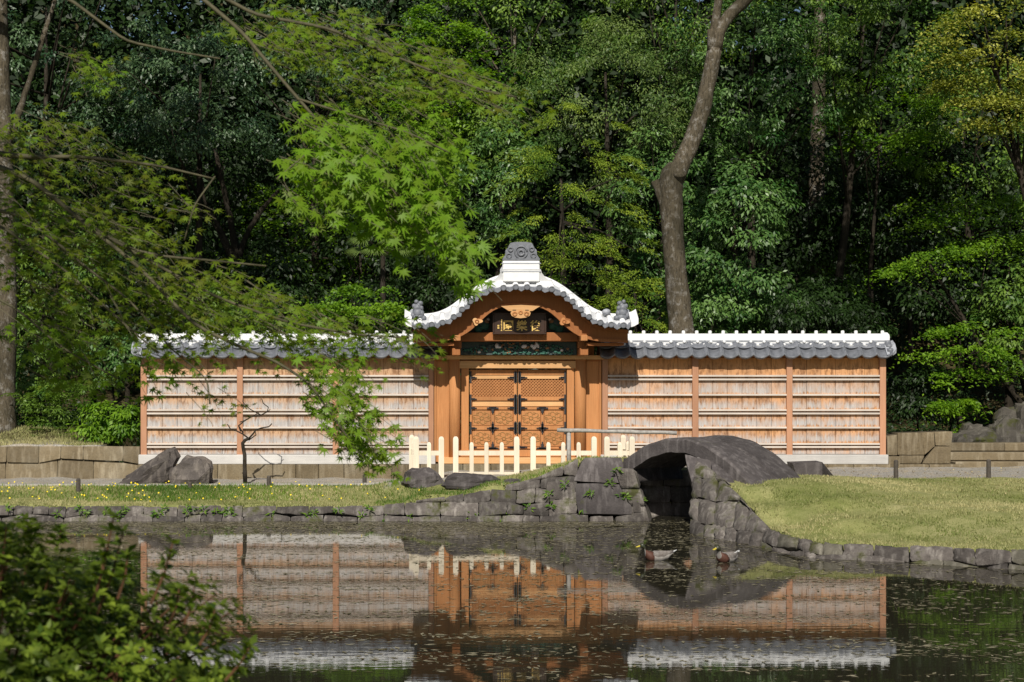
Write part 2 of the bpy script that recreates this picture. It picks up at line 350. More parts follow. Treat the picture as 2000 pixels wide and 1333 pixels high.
# far bank: low wall that ramps up to the bridge
bk = thing('bank_wall', (-4, 32.4, 0), 'low dark stone retaining wall of the pond below the flowery grass strip, ramping up to the bridge', 'stone wall')
bt = [(-14,32.3,-.14),(-8,32.3,-.14),(-1.2,32.32,-.14),(.3,32.3,-.14),(1.45,32.32,-.14),(1.95,32.35,-.14),(2.35,32.35,-.14),(2.78,32.36,-.14)]
tp = [(-14,32.6,.27),(-8,32.62,.275),(-1.2,32.62,.27),(.3,32.66,.47),(1.5,32.7,.69),(2.02,32.72,.8),(2.42,32.74,1.0),(2.83,32.76,1.2)]
stone_wall(bk, bt, tp, [.25,.24,.24,.26,.3], .5, M['bank'], thick=.3)
# bridge geometry: near edge runs from A (left) to B (right, closer to us)
A = Vector((3.72, 32.75, 1.16)); B = Vector((5.76, 30.5, .93)); U = Vector((.672, -.741, 0)); V_ = Vector((.741, .672, 0)); LB = 3.04; WB = 1.62
ab = thing('bridge_abutment', (3.5, 32.5, 0), 'big squared dark blocks carrying the arched bridge beside the picket fence', 'abutment')
def q4(pts, Ys): return [at(px, py, Y) for (px, py), Y in zip(pts, Ys)]
yb, yt = 32.38, 32.74
def yy(py): return yb+(yt-yb)*(1020-py)/125
for pts, mt in [([(1118,940),(1222,945),(1216,893),(1140,893)], 'bridge'), ([(1128,1004),(1236,1006),(1228,946),(1122,943)], 'bridge'),
            ([(1066,975),(1126,975),(1120,941),(1068,940)], 'bank'), ([(1080,1002),(1126,1005),(1125,977),(1080,976)], 'bank'),
            ([(1080,1040),(1150,1040),(1150,1006),(1080,1004)], 'bank'), ([(1152,1042),(1200,1042),(1198,1008),(1152,1008)], 'bank'), ([(1202,1042),(1262,1042),(1258,1003),(1202,1008)], 'bank'),
            ([(1238,1002),(1257,1001),(1240,946),(1229,946)], 'bank')]:
    q = [at(px, py, yy(py)) for px, py in pts]
    stone('stone', ab, q, (.1, -1, .25), M[mt], thick=.45, bulge=.035, rough=.012, gap=.008, rnd=.04)
# inner face of the left abutment, running back under the arch
W2 = Vector((.139, .99, 0)); N2 = Vector((.99, -.139, 0)); W3 = Vector((.406, .914, 0)); N3 = Vector((.914, -.406, 0))
CL = Vector((4.2, 32.42, 0))
for r, (z0, z1) in enumerate(((-.3,.28),(.28,.62),(.62,1.02))):
    s = 0
    while s < 1.2:
        ww = random.uniform(.5, .85); o = .30*z0; o1 = .30*z1
        q = [CL+W2*s-N2*o+Vector((0,0,z0)), CL+W2*(s+ww)-N2*o+Vector((0,0,z0)), CL+W2*(s+ww)-N2*o1+Vector((0,0,z1)), CL+W2*s-N2*o1+Vector((0,0,z1))]
        stone('stone', ab, q, N2, M['bank'], thick=.35, bulge=.03); s += ww
for z0, z1 in ((-.3,.27),(.27,.6),(.6,.92)):
    s = 4.1
    while s < 6.4:
        ww = random.uniform(.5, .8); stone('stone', ab, [(s,33.62,z0),(s+ww,33.62,z0),(s+ww,33.68,z1),(s,33.68,z1)], (0,-1,.1), M['bank'], thick=.3, bulge=.03); s += ww
# right wing and shore wall
rw = thing('shore_wall', (6, 27, 0), 'curving dark stone shore wall under the sunlit lawn, mossy in places, falling from the bridge', 'stone wall')
bt = [(4.6,30.0,-.14),(4.95,28.9,-.14),(5.36,27.6,-.14)]
tp = [(4.86,31.15,1.3),(5.36,30.35,.93),(5.62,28.1,.29)]
stone_wall(rw, bt, tp, [.34,.4,.36,.4], .55, M['bank'], thick=.35, bulge=.05, rough=.03)
bt = [(5.36,27.6,-.14),(5.6,26.7,-.14),(5.95,25.9,-.14),(7.18,25.42,-.14),(8.68,24.4,-.14),(10.7,23.8,-.14),(16,22,-.14)]
tp = [(5.62,28.1,.29),(5.78,27.0,.25),(6.08,26.25,.23),(7.24,25.7,.235),(8.74,24.7,.285),(10.75,24.1,.3),(16.1,22.4,.3)]
stone_wall(rw, bt, tp, [.2,.35], .5, lambda s: M['bank_moss'] if random.random() < .4 else M['bank'], thick=.3, bulge=.04, rough=.025)
for pts, Yq in (([(1352,950),(1400,958),(1392,900),(1336,887)], (30.75,30.75,31.15,31.15)), ([(1354,1000),(1400,1004),(1402,960),(1352,952)], (30.35,30.3,30.7,30.75)), ([(1392,930),(1440,950),(1424,925),(1388,899)], (30.7,30.5,30.8,31.1))):
    stone('stone', rw, [at(a, b, y) for (a, b), y in zip(pts, Yq)], (-.2,-1,.45), M['bridge'], thick=.6, bulge=.02, rough=.012)
CR = Vector((4.6, 30.0, 0))
for z0, z1 in ((-.3,.3),(.3,.7),(.7,1.05)):
    s = 0.05
    while s < 3.7:
        ww = random.uniform(.5, .9); k0 = .86*max(z0,0)/1.0*.6
        q = [CR+W3*(s+ww)+Vector((0,0,z0)), CR+W3*s+Vector((0,0,z0)), CR+W3*s+N3*.05+Vector((0,0,min(z1, 1.0))), CR+W3*(s+ww)+N3*.05+Vector((0,0,min(z1, 1.0)))]
        if s > z1*1.1: stone('stone', rw, q, -N3, M['bank'], thick=.35, bulge=.03)
        s += ww
# the arched deck: two long curved slabs side by side
br = thing('stone_bridge', (4.9, 32.0, .9), 'small arched dark stone bridge of two long curved slabs over the pond inlet', 'bridge')
def dz(tt): return A.z+(B.z-A.z)*tt+.60*(1-abs(2*tt-1)**2.0)
for k, (w0, w1) in enumerate(((0, WB*.5-.014), (WB*.5+.014, WB))):
    rs = []
    for i in range(25):
        tt = -.02+1.1*i/24; e = A+U*LB*tt; z = dz(tt) if tt <= 1 else dz(1)-(tt-1)*2.2; slope = (dz(tt+.01)-dz(tt-.01))/(.02*LB); th = .27
        nx_ = Vector((-slope*U.x, -slope*U.y, 1)).normalized(); jz = .010*math.sin(i*1.7+k*2); je = [random.uniform(-.012, .012) for _ in range(4)]
        def pp(w_, d): q = e+V_*w_; return Vector((q.x, q.y, z+jz))-nx_*d
        rs.append([pp(w0+je[0], .04+je[1]), pp(w0+.035+je[2], 0), pp((w0+w1)/2, -.012+je[3]), pp(w1-.03-je[2]*.5, 0), pp(w1, .03), pp(w1, th), pp(w0, th)])
    m = MB(); m.rings(rs); m.build('slab', M['bridge'], br, smooth=False)
def wedge(name, parent, top, bottom, mat):                # an irregular block: matching rings of points
    m = MB(); m.rings([bottom, top]); return m.build(name, mat, parent)
# landing stones of the bridge
p0 = Vector((6.6, 33.3, .62))
stone('springer', br, [A+U*.02+Vector((0,0,-.42)), A+U*.3+Vector((0,0,-.42)), A+U*.22+Vector((0,0,-.1)), A+Vector((0,0,.06))], -V_, M['bridge'], thick=1.5, bulge=.01, rough=.006)
ls = thing('landing_slab', (7.45, 32.6, .8), 'tilted dark stone slab lying in the grass beside the foot of the bridge', 'stone')
c0 = [at(1548,905,32.9), at(1606,903,32.9), at(1638,942,32.3), at(1560,942,32.2)]
m = MB(); up = [Vector(p) for p in c0]; lo = [p+Vector((.1,.5,-.25)) for p in up]
m.rings([[p+Vector((0,.55,.0)) for p in up], up, [p+Vector((0,0,-.35)) for p in up]]); m.build('slab', M['bridge'], ls)
# garden rocks
def rock(label, px, base, w_, d_, hh, seed, prof=None, mat='rock', n=(20, 11), cat='rock', group=None, sink=.1):
    rs_ = random.getstate(); random.seed(seed); o = random.random()*100; random.setstate(rs_); V = []; nu, nv = n
    from mathutils import noise as mn
    for j in range(nv):
        ph = math.pi*j/(nv-1)-math.pi/2
        for i in range(nu):
            th = 2*math.pi*i/nu; x, y, z = math.cos(ph)*math.cos(th), math.cos(ph)*math.sin(th), math.sin(ph)
            p = 3.2; r = (abs(x)**p+abs(y)**p+abs(z)**p)**(-1/p); v = Vector((x, y, z))*r
            nz = mn.noise(v*1.3+Vector((o, 0, 0)))*.30+mn.noise(v*2.6+Vector((0, o, 0)))*.16+mn.noise(v*7+Vector((0, 0, o)))*.035
            v = v*(1+nz); zz = (v.z*.5+.5)
            if prof: zz *= prof(v.x)
            V.append(Vector((v.x*w_/2*(1-.18*zz), v.y*d_/2*(1-.2*zz), zz*hh-sink))+Vector(base))
    fs = [(j*nu+i, j*nu+(i+1) % nu, (j+1)*nu+(i+1) % nu, (j+1)*nu+i) for j in range(nv-1) for i in range(nu)]
    m = MB(); m.add(V, fs); ob = m.build('rock' if cat == 'rock' else 'stone', M[mat])
    me = ob.data; off = Vector(base); me.transform(Matrix.Translation(-off)); ob.location = off
    return tag(ob, label, cat, group)
g = on_ground(296, 942); rock('large slanting brown rock peaked on one side, before the wooden wall', 296, g, 1.25, .9, .98, 3, lambda x: .62+.36*max(-1, min(1, x*1.1)))
g = on_ground(376, 944); rock('lower rounded grey-brown rock leaning beside the large slanting rock', 376, g+Vector((.02,-.1,0)), .98, .8, .66, 8)
g = on_ground(826, 947); rock('dark squarish flat-topped rock in the grass at the fence corner', 826, g, .88, .6, .42, 12, mat='bridge')
g = on_ground(925, 950); rock('long flat dark rock lying in the grass before the picket fence', 925, g, 1.25, .6, .34, 15, mat='bridge')
g = on_ground(1000, 944); rock('small flat dark stone at the end of the long flat rock', 1000, g, .4, .35, .18, 16, mat='bridge')
random.seed(21)
# ---------------------------------------------------------------- wooden walls with tiled roofs
def pantile(L, W, sag, th, lip, mat, name):
    n = 10; rs = []
    def zc_(i): s = i/n; return .035-sag*math.sin(math.pi*min(1, s*1.12))**.65 if s < .89 else .035-sag*0+.012*math.sin((s-.89)/.11*math.pi)
    rows = [(-L/2, lip), (-L/2+.025, th), (L/2, th)]
    top = [[(-W/2+W*i/n, y, zc_(i)) for i in range(n+1)] for y, _ in rows]
    bot = [[(-W/2+W*i/n, y, zc_(i)-t) for i in range(n, -1, -1)] for y, t in rows]
    m = MB(); m.rings([a+b for a, b in zip(top, bot)]); return m.mesh(name, mat, True)
T_EAVE = pantile(.42, .36, .095, .03, .055, M['tile'], 'eave_tile'); T_UP = pantile(.26, .36, .05, .025, .03, M['tile_mid'], 'upper_tile')
KN = MB(); KN.rings([[(r*math.cos(a*math.pi/4), r*math.sin(a*math.pi/4), z) for a in range(8)] for r, z in ((.043,-.05),(.043,.035),(.03,.06))]); KNOB = KN.mesh('knob', M['plaster'], True)
def wall(label, side, x0, x1, posts, mat, gate_px, out_end):
    yF = 38.0; root = thing('wooden_wall', ((x0+x1)/2, yF+.1, fz(908)), label, 'wall')
    zs, zt = fz(888), fz(698)
    MB().box(x0+.02, x1-.02, yF+.075, yF+.22, zs, zt).build('backing', M['wood_dark'], root)
    ps = posts
    for (a0, a1), (b0, b1) in zip(ps, ps[1:]):
        xa, xb = fx(a1), fx(b0); n = 6
        for i in range(n):
            l = (xb-xa)/n; dy = random.uniform(-.004, .004)
            MB().box(xa+l*i+.003, xa+l*(i+1)-.003, yF+.04+dy, yF+.072, zs+.005, zt-.01, .004).build('plank', mat, root)
        for py in (734.5, 741.5, 771.5, 801.5, 808, 835.5, 867.5, 873.5):
            z = fz(py); b = .019; y0 = yF-.035
            m = MB(); m.rings([[(x, y0, z-b), (x, y0, z+b*.5), (x, y0+.02, z+b), (x, yF+.043, z+b), (x, yF+.043, z-b)] for x in (xa+.002, xb-.002)]); m.build('rail', M['wood_rail'], root)
    for a0, a1 in ps:
        MB().box(fx(a0), fx(a1), yF-.03, yF+.25, zs-.02, zt, .008).build('post', M['post'], root)
    MB().box(x0-.04, x1+.04, yF-.09, yF+.34, fz(907), fz(888)-.003, .012).build('sill', M['sill'], root)
    x = x0-.06
    while x < x1+.05:
        l = min(random.uniform(.5, .68), x1+.08-x); l = l if x1+.08-x-l > .2 else x1+.08-x
        MB().box(x+.004, x+l-.004, yF-.14+random.uniform(-.008, .008), yF+.36, .3, fz(907)-.002, .012).build('plinth_stone', M['tuff'], root); x += l
    # eave beam, boards, tiles
    MB().box(x0-.06, x1+.06, yF-.06, yF+.3, zt+.003, zt+.07).build('eave_beam', M['wood_dark'], root)
    m = MB(); m.rings([[(xx, yF-.2, 3.285), (xx, yF+.11, 3.55), (xx, yF+.42, 3.285), (xx, yF+.40, 3.265), (xx, yF+.11, 3.5), (xx, yF-.18, 3.265)] for xx in (x0-.08, x1+.08)]); m.build('roof_board', M['wood_dark'], root)
    sl_ = math.radians(42); n = int(round((x1-x0+.16)/.358)); pitch = (x1-x0+.16)/n
    for i in range(n):
        xc = x0-.08+pitch*(i+.5)
        for s, r in ((-1, 0), (1, math.pi)):
            ang = sl_; yc = yF+.11
            o = inst('eave_tile', T_EAVE, root, (xc, yc+s*.275, 3.425+random.uniform(-.006, .006)), (ang, 0, r), (pitch/.36, 1, 1)); o.rotation_euler = (ang, random.uniform(-.02,.02), r)
            inst('upper_tile', T_UP, root, (xc, yc+s*.15, 3.555), (ang, 0, r), (pitch/.36, 1, 1))
    ya, yb_ = yF-.06, yF+.28
    MB().box(x0-.07, x1+.07, ya+.03, yb_-.03, 3.53, 3.565).build('ridge_course', M['tile_pale'], root)
    MB().box(x0-.07, x1+.07, ya+.05, yb_-.05, 3.567, 3.60).build('ridge_course', M['plaster'], root)
    MB().box(x0-.07, x1+.07, ya+.035, yb_-.035, 3.602, 3.635).build('ridge_course', M['tile_pale'], root)
    m = MB(); m.rings([[(xx, yF+.11+r*.11*math.cos(a), 3.64+(.05 if r else 0)+.10*max(0, math.sin(a))-(.05 if math.sin(a) < -.1 else 0)) for a in [math.pi*k/6 for k in range(7)] for r in (1,)]+[(xx, yF+.0, 3.637), (xx, yF+.22, 3.637)][::1] for xx in (x0-.09, x1+.09)]); m.build('ridge_cap', M['plaster'], root)
    nk = int((x1-x0)/.307); kp = (x1-x0-.1)/nk
    for i in range(nk+1): inst('knob', KNOB, root, (x0+.05+kp*i, yF+.1, 3.80))
    m = MB()
    for i in range(nk):
        for off, z, yq in ((0, 3.60, ya+.02), (.5, 3.535, ya-.005)):
            c = Vector((x0+.05+kp*(i+off), yq, z)); r = .036
            m.rings([[c+Vector((r*k*math.cos(a*math.pi/4), -.035*q, r*k*math.sin(a*math.pi/4))) for a in range(8)] for k, q in ((1,-.6),(1,.2),(.55,.8))])
        c = x0+.05+kp*(i+.5)                             # plaster fillets under the cap and under the courses
        m.rings([[(c-.075, yq, 3.51) for yq in (ya+.03, ya-.02)]+[(c-.04, ya-.02, 3.485)], [(c+.075, yq, 3.51) for yq in (ya+.03, ya-.02)]+[(c+.04, ya-.02, 3.485)]])
    m.build('plaster_joints', M['plaster'], root, smooth=False, kind='stuff')
    e = 1 if out_end > 0 else -1; xe = x1+.07 if e > 0 else x0-.07
    m = MB(); m.rings([[(xe+e*(-.1+.1*k), yF+.11+rr*math.cos(a*math.pi/5), 3.72+rr*math.sin(a*math.pi/5)) for a in range(10)] for k, rr in ((0,.10),(.9,.10),(1.1,.07))]); m.build('ridge_end_tile', M['plaster'], root, smooth=True)
    m = MB(); m.rings([[(xe+e*q, yF-.3+.02*i, 3.30+z0+.02*i), (xe+e*q, yF-.12, 3.5+z0*.7), (xe+e*q, yF+.1, 3.6+z0*.5), (xe+e*q, yF+.1, 3.48+z0*.5), (xe+e*q, yF-.22, 3.26+z0)] for i, (q, z0) in enumerate(((-.12,0),(.0,.0),(.05,.03),(.11,.08)))]); m.build('verge_tile', M['tile_pale'], root)
    for zz, yq in ((3.40, yF-.2), (3.5, yF-.1), (3.58, yF)): 
        m = MB(); m.rings([[(xe+e*k, yq+r*math.cos(a*math.pi/5), zz+r*math.sin(a*math.pi/5)) for a in range(10)] for k, r in ((-.1,.05),(.03,.055),(.045,.035))]); m.build('round_tile', M['tile'], root, smooth=True)
    return root
wall('long weathered plank wall with tiled white-jointed roof, standing behind the small bare tree', -1, fx(275), fx(847), [(275,287),(463,474.5),(650,662),(837,847)], M['plank_l'], 847, -1)
wall('orange plank wall with tiled white-jointed roof, rising behind the arched bridge', 1, fx(1176), fx(1730), [(1176,1187),(1352,1364),(1536,1547.5),(1718,1730)], M['plank_r'], 1176, 1)

# ---------------------------------------------------------------- the gate
GX0 = 1.9; YD = 38.0; G = thing('gate', (GX0, YD, .72), 'ornate timber gate with curved white-tiled gable roof, gold-lettered plaque and paired carved doors', 'gate')
W_, WD, WH = M['wood'], M['wood_dark'], M['wood_h']
def bx(name, px0, px1, py0, py1, y0, y1, mat, par=None, bev=.006): return MB().box(fx(px0), fx(px1), y0, y1, fz(py1), fz(py0), bev).build(name, mat, par or G)
bx('side_panel', 848, 878, 697, 903, YD+.02, YD+.10, W_); bx('side_panel', 1145, 1175, 697, 903, YD+.02, YD+.10, W_)
bx('frame_post', 848, 852, 697, 903, YD-.02, YD+.14, W_); bx('frame_post', 1170, 1174.5, 697, 903, YD-.02, YD+.14, W_)
for px in (888, 1133):
    MB().cyl((fx(px), YD-.05), .135, .128, fz(906), fz(668), 20).build('pillar', W_, G, smooth=True)
    MB().cyl((fx(px), YD-.05), .21, .17, fz(918), fz(905)-.002, 16).build('pillar_base', M['rock'], G)
bx('door_jamb', 901, 915.5, 705, 893, YD-.06, YD+.16, W_); bx('door_jamb', 1107, 1121, 705, 893, YD-.06, YD+.16, W_)
bx('lintel', 897, 1127, 705.5, 720, YD-.115, YD+.15, WH); bx('head_beam', 846, 1177, 694.5, 702.5, YD-.2, YD+.2, WH)
bx('head_board', 850, 1173, 703, 706, YD-.05, YD+.1, WD)
bx('threshold', 899, 1123, 879, 892, YD-.10, YD+.2, W_); bx('ground_sill', 856, 1165, 893, 905, YD-.25, YD+.25, WH)
x = fx(850)
for i in range(6):
    MB().box(x+.004, x+.625, YD-.55, YD-.05, .55, fz(905)-.004, .015).build('step_stone', M['tuff'], G); x += .632
# doors (photo pixels on the door plane)
def zx(z): return 860+z/6.06
def zy(z): return 700+z/6.06
flower = MB()
for k in range(6):
    a0 = k*math.pi/3; pts = []
    for i in range(9):
        tt = i/8; r = .03+.14*math.sin(tt*math.pi*.75); a = a0+tt*1.1; pts.append((r*math.cos(a)*1.25, 0, r*math.sin(a)*.85))
    flower.tube(pts, [.011*(1-.5*abs(2*i/8-1)) for i in range(9)], 5)
    e = Vector((.135*math.cos(a0+1.1)*1.25, 0, .135*math.sin(a0+1.1)*.85))
    flower.tube([e+Vector((.03*math.cos(q), 0, .025*math.sin(q))) for q in [j*math.pi/4 for j in range(8)]], .008, 5)
flower.tube([(.04*math.cos(q), 0, .04*math.sin(q)) for q in [j*math.pi/5 for j in range(11)]], .014, 5)
CARVE = m_plain('carved_scroll_wood', (.36, .20, .07), (.27, .15, .05), 20, .7, .1)
FLOWER = flower.mesh('carved_scroll', CARVE, True)
for z0, z1, sgn in ((350, 906, -1), (918, 1486, 1)):
    cx = fx((zx(z0)+zx(z1))/2); leaf = MB().box(fx(zx(z0)), fx(zx(z1)), YD+.075, YD+.12, fz(zy(1076)), fz(zy(135))).build('door_leaf', WD, G)
    def d(name, a, b, c, e, y0, y1, mat=W_, bev=.004): return MB().box(fx(zx(a)), fx(zx(b)), y0, y1, fz(zy(e)), fz(zy(c)), bev).build(name, mat, leaf)
    inner = z1 if sgn < 0 else z0; outer = z0 if sgn < 0 else z1
    sa, sb = (inner-38, inner) if sgn < 0 else (inner, inner+38); oa, ob = (outer, outer+24) if sgn < 0 else (outer-24, outer)
    d('stile', sa, sb, 136, 1075, YD+.02, YD+.078); d('stile', oa, ob, 136, 1075, YD+.02, YD+.078)
    l, r = (ob, sa) if sgn < 0 else (sb, oa); md = (l+r)/2
    for c, e in ((136,200),(206,246),(458,503),(578,610),(802,850),(1050,1075)): d('rail', l+.5, r-.5, c, e, YD+.032, YD+.076, WH if c == 206 else W_)
    d('stile', md-17, md+17, 611, 1049, YD+.034, YD+.076)
    d('carved_frieze', l+8, r-8, 516, 572, YD+.055, YD+.076, WH)
    lt = MB(); x0, x1, z0_, z1_ = fx(zx(l)), fx(zx(r)), fz(zy(456)), fz(zy(250)); hh = z1_-z0_; k = -hh
    while k < x1-x0:
        for s in (0, 1):
            a, b = k, k+hh; za, zb = 0, hh
            if a < 0: za = -a; a = 0
            if b > x1-x0: zb = (x1-x0)-k; b = x1-x0
            if b > a:
                X0, X1 = (x0+a, x0+b) if s == 0 else (x1-a, x1-b); th = .0095
                dx, dz_ = (X1-X0), zb-za; ln = math.hypot(dx, dz_); nx2, nz2 = -dz_/ln*th, dx/ln*th; y0 = YD+.052+.006*s
                P = [(X0+nx2, z0_+za+nz2), (X0-nx2, z0_+za-nz2), (X1-nx2, z0_+zb-nz2), (X1+nx2, z0_+zb+nz2)]
                lt.prism(P, y0, YD+.074)
        k += .072
    lt.build('lattice', W_, leaf, kind='stuff')
    for a, b in ((l, md-17), (md+17, r)):
        for c, e in ((620, 798), (858, 1045)):
            p = d('carved_panel', a+8, b-8, c, e, YD+.058, YD+.0755)
            o = inst('carved_scroll', FLOWER, None, (fx(zx((a+b)/2)), YD+.056, fz(zy((c+e)/2)))); o.parent = leaf; o.location = o.location-wloc(leaf)
    def iron(name, boxes):
        m = MB()
        for a, b, c, e in boxes: m.box(fx(zx(a)), fx(zx(b)), YD+.006, YD+.034, fz(zy(e)), fz(zy(c)), .003)
        m.build(name, M['iron'], leaf)
    s = -1 if sgn < 0 else 1
    def hz(x0, ln, yc, t): return (min(x0, x0+ln), max(x0, x0+ln), yc-t, yc+t)
    ie = sb if sgn < 0 else sa; oe = oa if sgn < 0 else ob
    for c, e, arms in ((150,300,(230,)),(425,670,(485,590)),(748,905,(830,)),(1030,1075,(1056,))):
        iron('iron_strap', [(sa+3, sb, c+12, e-12), (sa+13, sb-9, c, e)] + [q for y in arms for q in (hz((sa+4) if sgn < 0 else (sb-4), s*50, y, 13), hz((sa+4) if sgn < 0 else (sb-4), s*78, y, 6))])
        iron('iron_strap', [(oa, ob-4, c+5, e-5) if sgn < 0 else (oa+4, ob, c+5, e-5)] + [q for y in arms for q in (hz((ob-5) if sgn < 0 else (oa+5), -s*42, y, 12), hz((ob-5) if sgn < 0 else (oa+5), -s*64, y, 5))])
    iron('iron_tee', [(md-44, md+44, 577, 596), (md-68, md+68, 583, 602), (md-16, md+16, 598, 640), (md-9, md+9, 640, 660)])
    iron('iron_cross', [(md-44, md+44, 816, 842), (md-70, md+70, 823, 835), (md-15, md+15, 775, 875), (md-8, md+8, 752, 898)])
    iron('iron_tee', [(md-44, md+44, 1052, 1073), (md-68, md+68, 1058, 1075), (md-15, md+15, 1015, 1055), (md-8, md+8, 990, 1016)])
# roof curve: distance from the axis -> height of the tile edge
RC = [(0,4.79),(.125,4.787),(.395,4.772),(.667,4.738),(.927,4.632),(1.13,4.468),(1.31,4.295),(1.49,4.13),(1.74,4.005),(1.98,3.958),(2.25,3.945),(2.55,3.965)]
def cr(T, x):
    x = abs(x); xs = [a for a, _ in T]
    i = max(0, min(len(T)-2, sum(1 for a in xs if a <= x)-1)); x0, y0 = T[i]; x1, y1 = T[i+1]
    def sl2(j):
        if j <= 0: return 0.
        if j >= len(T)-1: return (T[-1][1]-T[-2][1])/(T[-1][0]-T[-2][0])
        return (T[j+1][1]-T[j-1][1])/(T[j+1][0]-T[j-1][0])
    hh = x1-x0; u = (x-x0)/hh; m0, m1 = sl2(i)*hh, sl2(i+1)*hh
    return (2*u**3-3*u**2+1)*y0+(u**3-2*u**2+u)*m0+(-2*u**3+3*u**2)*y1+(u**3-u**2)*m1
YF, YB = 36.5, 39.6
def rise(y):
    dd = min(y-YF, YB-y); return .26*(1-math.exp(-max(0, dd)*3.2))
RCB = [(0,5.09),(.2,5.085),(.42,5.06),(.70,4.945),(.98,4.77),(1.27,4.555),(1.55,4.355),(1.83,4.225),(2.1,4.18),(2.55,4.19)]
def zr(d_, y): f = rise(y)/.26; return cr(RC, d_)*(1-f)+cr(RCB, d_)*f
NS = 60; DS = [-2.45+4.9*i/NS for i in range(NS+1)]; YS = [YF+.03, YF+.15, YF+.3, YF+.5, YF+.75, YF+1.1, (YF+YB)/2, YB-1.1, YB-.75, YB-.5, YB-.3, YB-.15, YB-.03]
def sheet(name, zo, th, ys, mat, ds=DS):
    m = MB(); n = len(ds); V = []; 
    for lay in (0, 1):
        for y in ys:
            for d_ in ds: V.append((GX0+d_, y, zr(d_, y)+zo-th*lay))
    k = n*len(ys); fs = []
    for j in range(len(ys)-1):
        for i in range(n-1):
            a = j*n+i; fs += [(a, a+1, a+n+1, a+n), (k+a, k+a+n, k+a+n+1, k+a+1)]
    for j in range(len(ys)-1): fs += [(j*n, (j+1)*n, k+(j+1)*n, k+j*n), (j*n+n-1, k+j*n+n-1, k+(j+1)*n+n-1, (j+1)*n+n-1)]
    for i in range(n-1): fs += [(i+1, i, k+i, k+i+1), ((len(ys)-1)*n+i, (len(ys)-1)*n+i+1, k+(len(ys)-1)*n+i+1, k+(len(ys)-1)*n+i)]
    m.add(V, fs); return m.build(name, mat, G, smooth=False)
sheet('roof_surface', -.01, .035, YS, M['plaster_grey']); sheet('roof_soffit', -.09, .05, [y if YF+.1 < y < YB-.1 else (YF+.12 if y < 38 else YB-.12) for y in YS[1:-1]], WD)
RD = [.125,.395,.667,.927,1.13,1.31,1.49,1.74,1.98,2.25]; RD = [-x for x in RD[::-1]]+RD
for i, d_ in enumerate(RD):
    tg = math.atan2(cr(RC, d_+.02)-cr(RC, d_-.02), .04)*(1 if d_ > 0 else 1)
    a = Vector((math.cos(tg), 0, math.sin(tg))); nn = Vector((-math.sin(tg), 0, math.cos(tg)))
    def P(y, lift): return Vector((GX0+d_, y, zr(d_, y)))+nn*lift
    rs = []
    for y in (YF-.02, YF+.15, YF+.3, YF+.48):
        c = P(y, 0.0); r = .062; rs.append([c+a*(r*math.cos(q))+nn*(r*math.sin(q)) for q in [math.pi*k/7 for k in range(8)]]+[c+a*(-r)-nn*.02, c+a*r-nn*.02])
    rt = MB(); rt.rings(rs); rt = rt.build('round_tile', M['plaster'], G, smooth=True)
    c = P(YF-.03, 0.0); cap = MB()
    cap.rings([[c+Vector((0, dy, 0))+a*(r*math.cos(q))+nn*(r*math.sin(q)) for q in [math.pi*k/6 for k in range(12)]] for dy, r in ((.07,.068),(-.03,.068),(-.035,.05),(-.02,.046))]); cap.build('tile_end', M['tile'], rt, smooth=False)
for d0, d1 in list(zip(RD, RD[1:]))+[(-2.45, RD[0]), (RD[-1], 2.45)]:
    P0, P1 = [Vector((GX0+q, 0, cr(RC, q))) for q in (d0, d1)]; mid = Vector((GX0+(d0+d1)/2, 0, cr(RC, (d0+d1)/2))); ax = (P1-P0).normalized(); nn = Vector((-ax.z, 0, ax.x))
    pts = [P0+nn*.0, P0+ax*.05-nn*.055, mid-nn*.105, P1-ax*.05-nn*.055, P1+nn*.0, mid-nn*.02]
    m = MB(); m.rings([[Vector((p.x, y, p.z+rise(max(y, YF))*.9)) for p in pts] for y in (YF-.03, YF+.10)]); m.build('pendant_tile', M['tile_mid'], G)
y = YF+.72
while y < YB-.6:
    m = MB(); m.tube([(GX0+d_, y, zr(d_, y)+.01) for d_ in DS[::2]], .05, 8); m.build('rib_tile', M['tile_pale'], G, smooth=True); y += .27
# verge roll between front tiles and roof body
m = MB(); m.tube([(GX0+d_, YF+.52, zr(d_, YF+.52)+.02) for d_ in DS], .062, 8); m.build('verge_roll', M['plaster'], G, smooth=True)
for e in (-1, 1):                                        # upturned corner tips
    m = MB(); m.rings([[(GX0+e*q, yy2, 3.96+zz+dz2) for yy2, dz2 in ((YF-.05,-.06),(YF-.05,.05),(YF+.45,.28),(YF+.45,.16))] for q, zz in ((2.42,0),(2.49,.02),(2.58,.075))]); m.build('corner_tip', M['plaster'], G)
# ridge with its end ornament
MB().box(GX0-.33, GX0+.33, YF+.30, YB-.3, 4.95, 5.30, .03).build('ridge', M['plaster'], G)
m = MB(); m.tube([(GX0, y, 5.36) for y in (YF+.28, YB-.28)], .16, 10); m.build('ridge_tile', M['tile_pale'], G, smooth=True)
for k in range(7): MB().box(GX0-.37, GX0+.37, YF+.36+k*.34, YF+.52+k*.34, 5.05, 5.34, .02).build('ridge_band', M['plaster'], G)
MB().box(GX0-.41, GX0+.41, YF+.02, YF+.30, 4.9, 5.365, .02).build('ridge_end_block', M['plaster'], G)
m = MB(); m.rings([[(GX0-a, y0, z), (GX0+a, y0, z), (GX0+a, YF+.42, z), (GX0-a, YF+.42, z)] for a, z, y0 in ((.70,4.80,YF+.16),(.64,4.93,YF+.13),(.53,5.01,YF+.09),(.455,5.10,YF+.045),(.43,5.18,YF+.005))]); m.build('ridge_skirt', M['plaster'], G)
for zz in (5.12, 5.30): MB().box(GX0-.435, GX0+.435, YF+.012, YF+.03, zz, zz+.018).build('block_line', M['tile_pale'], G)
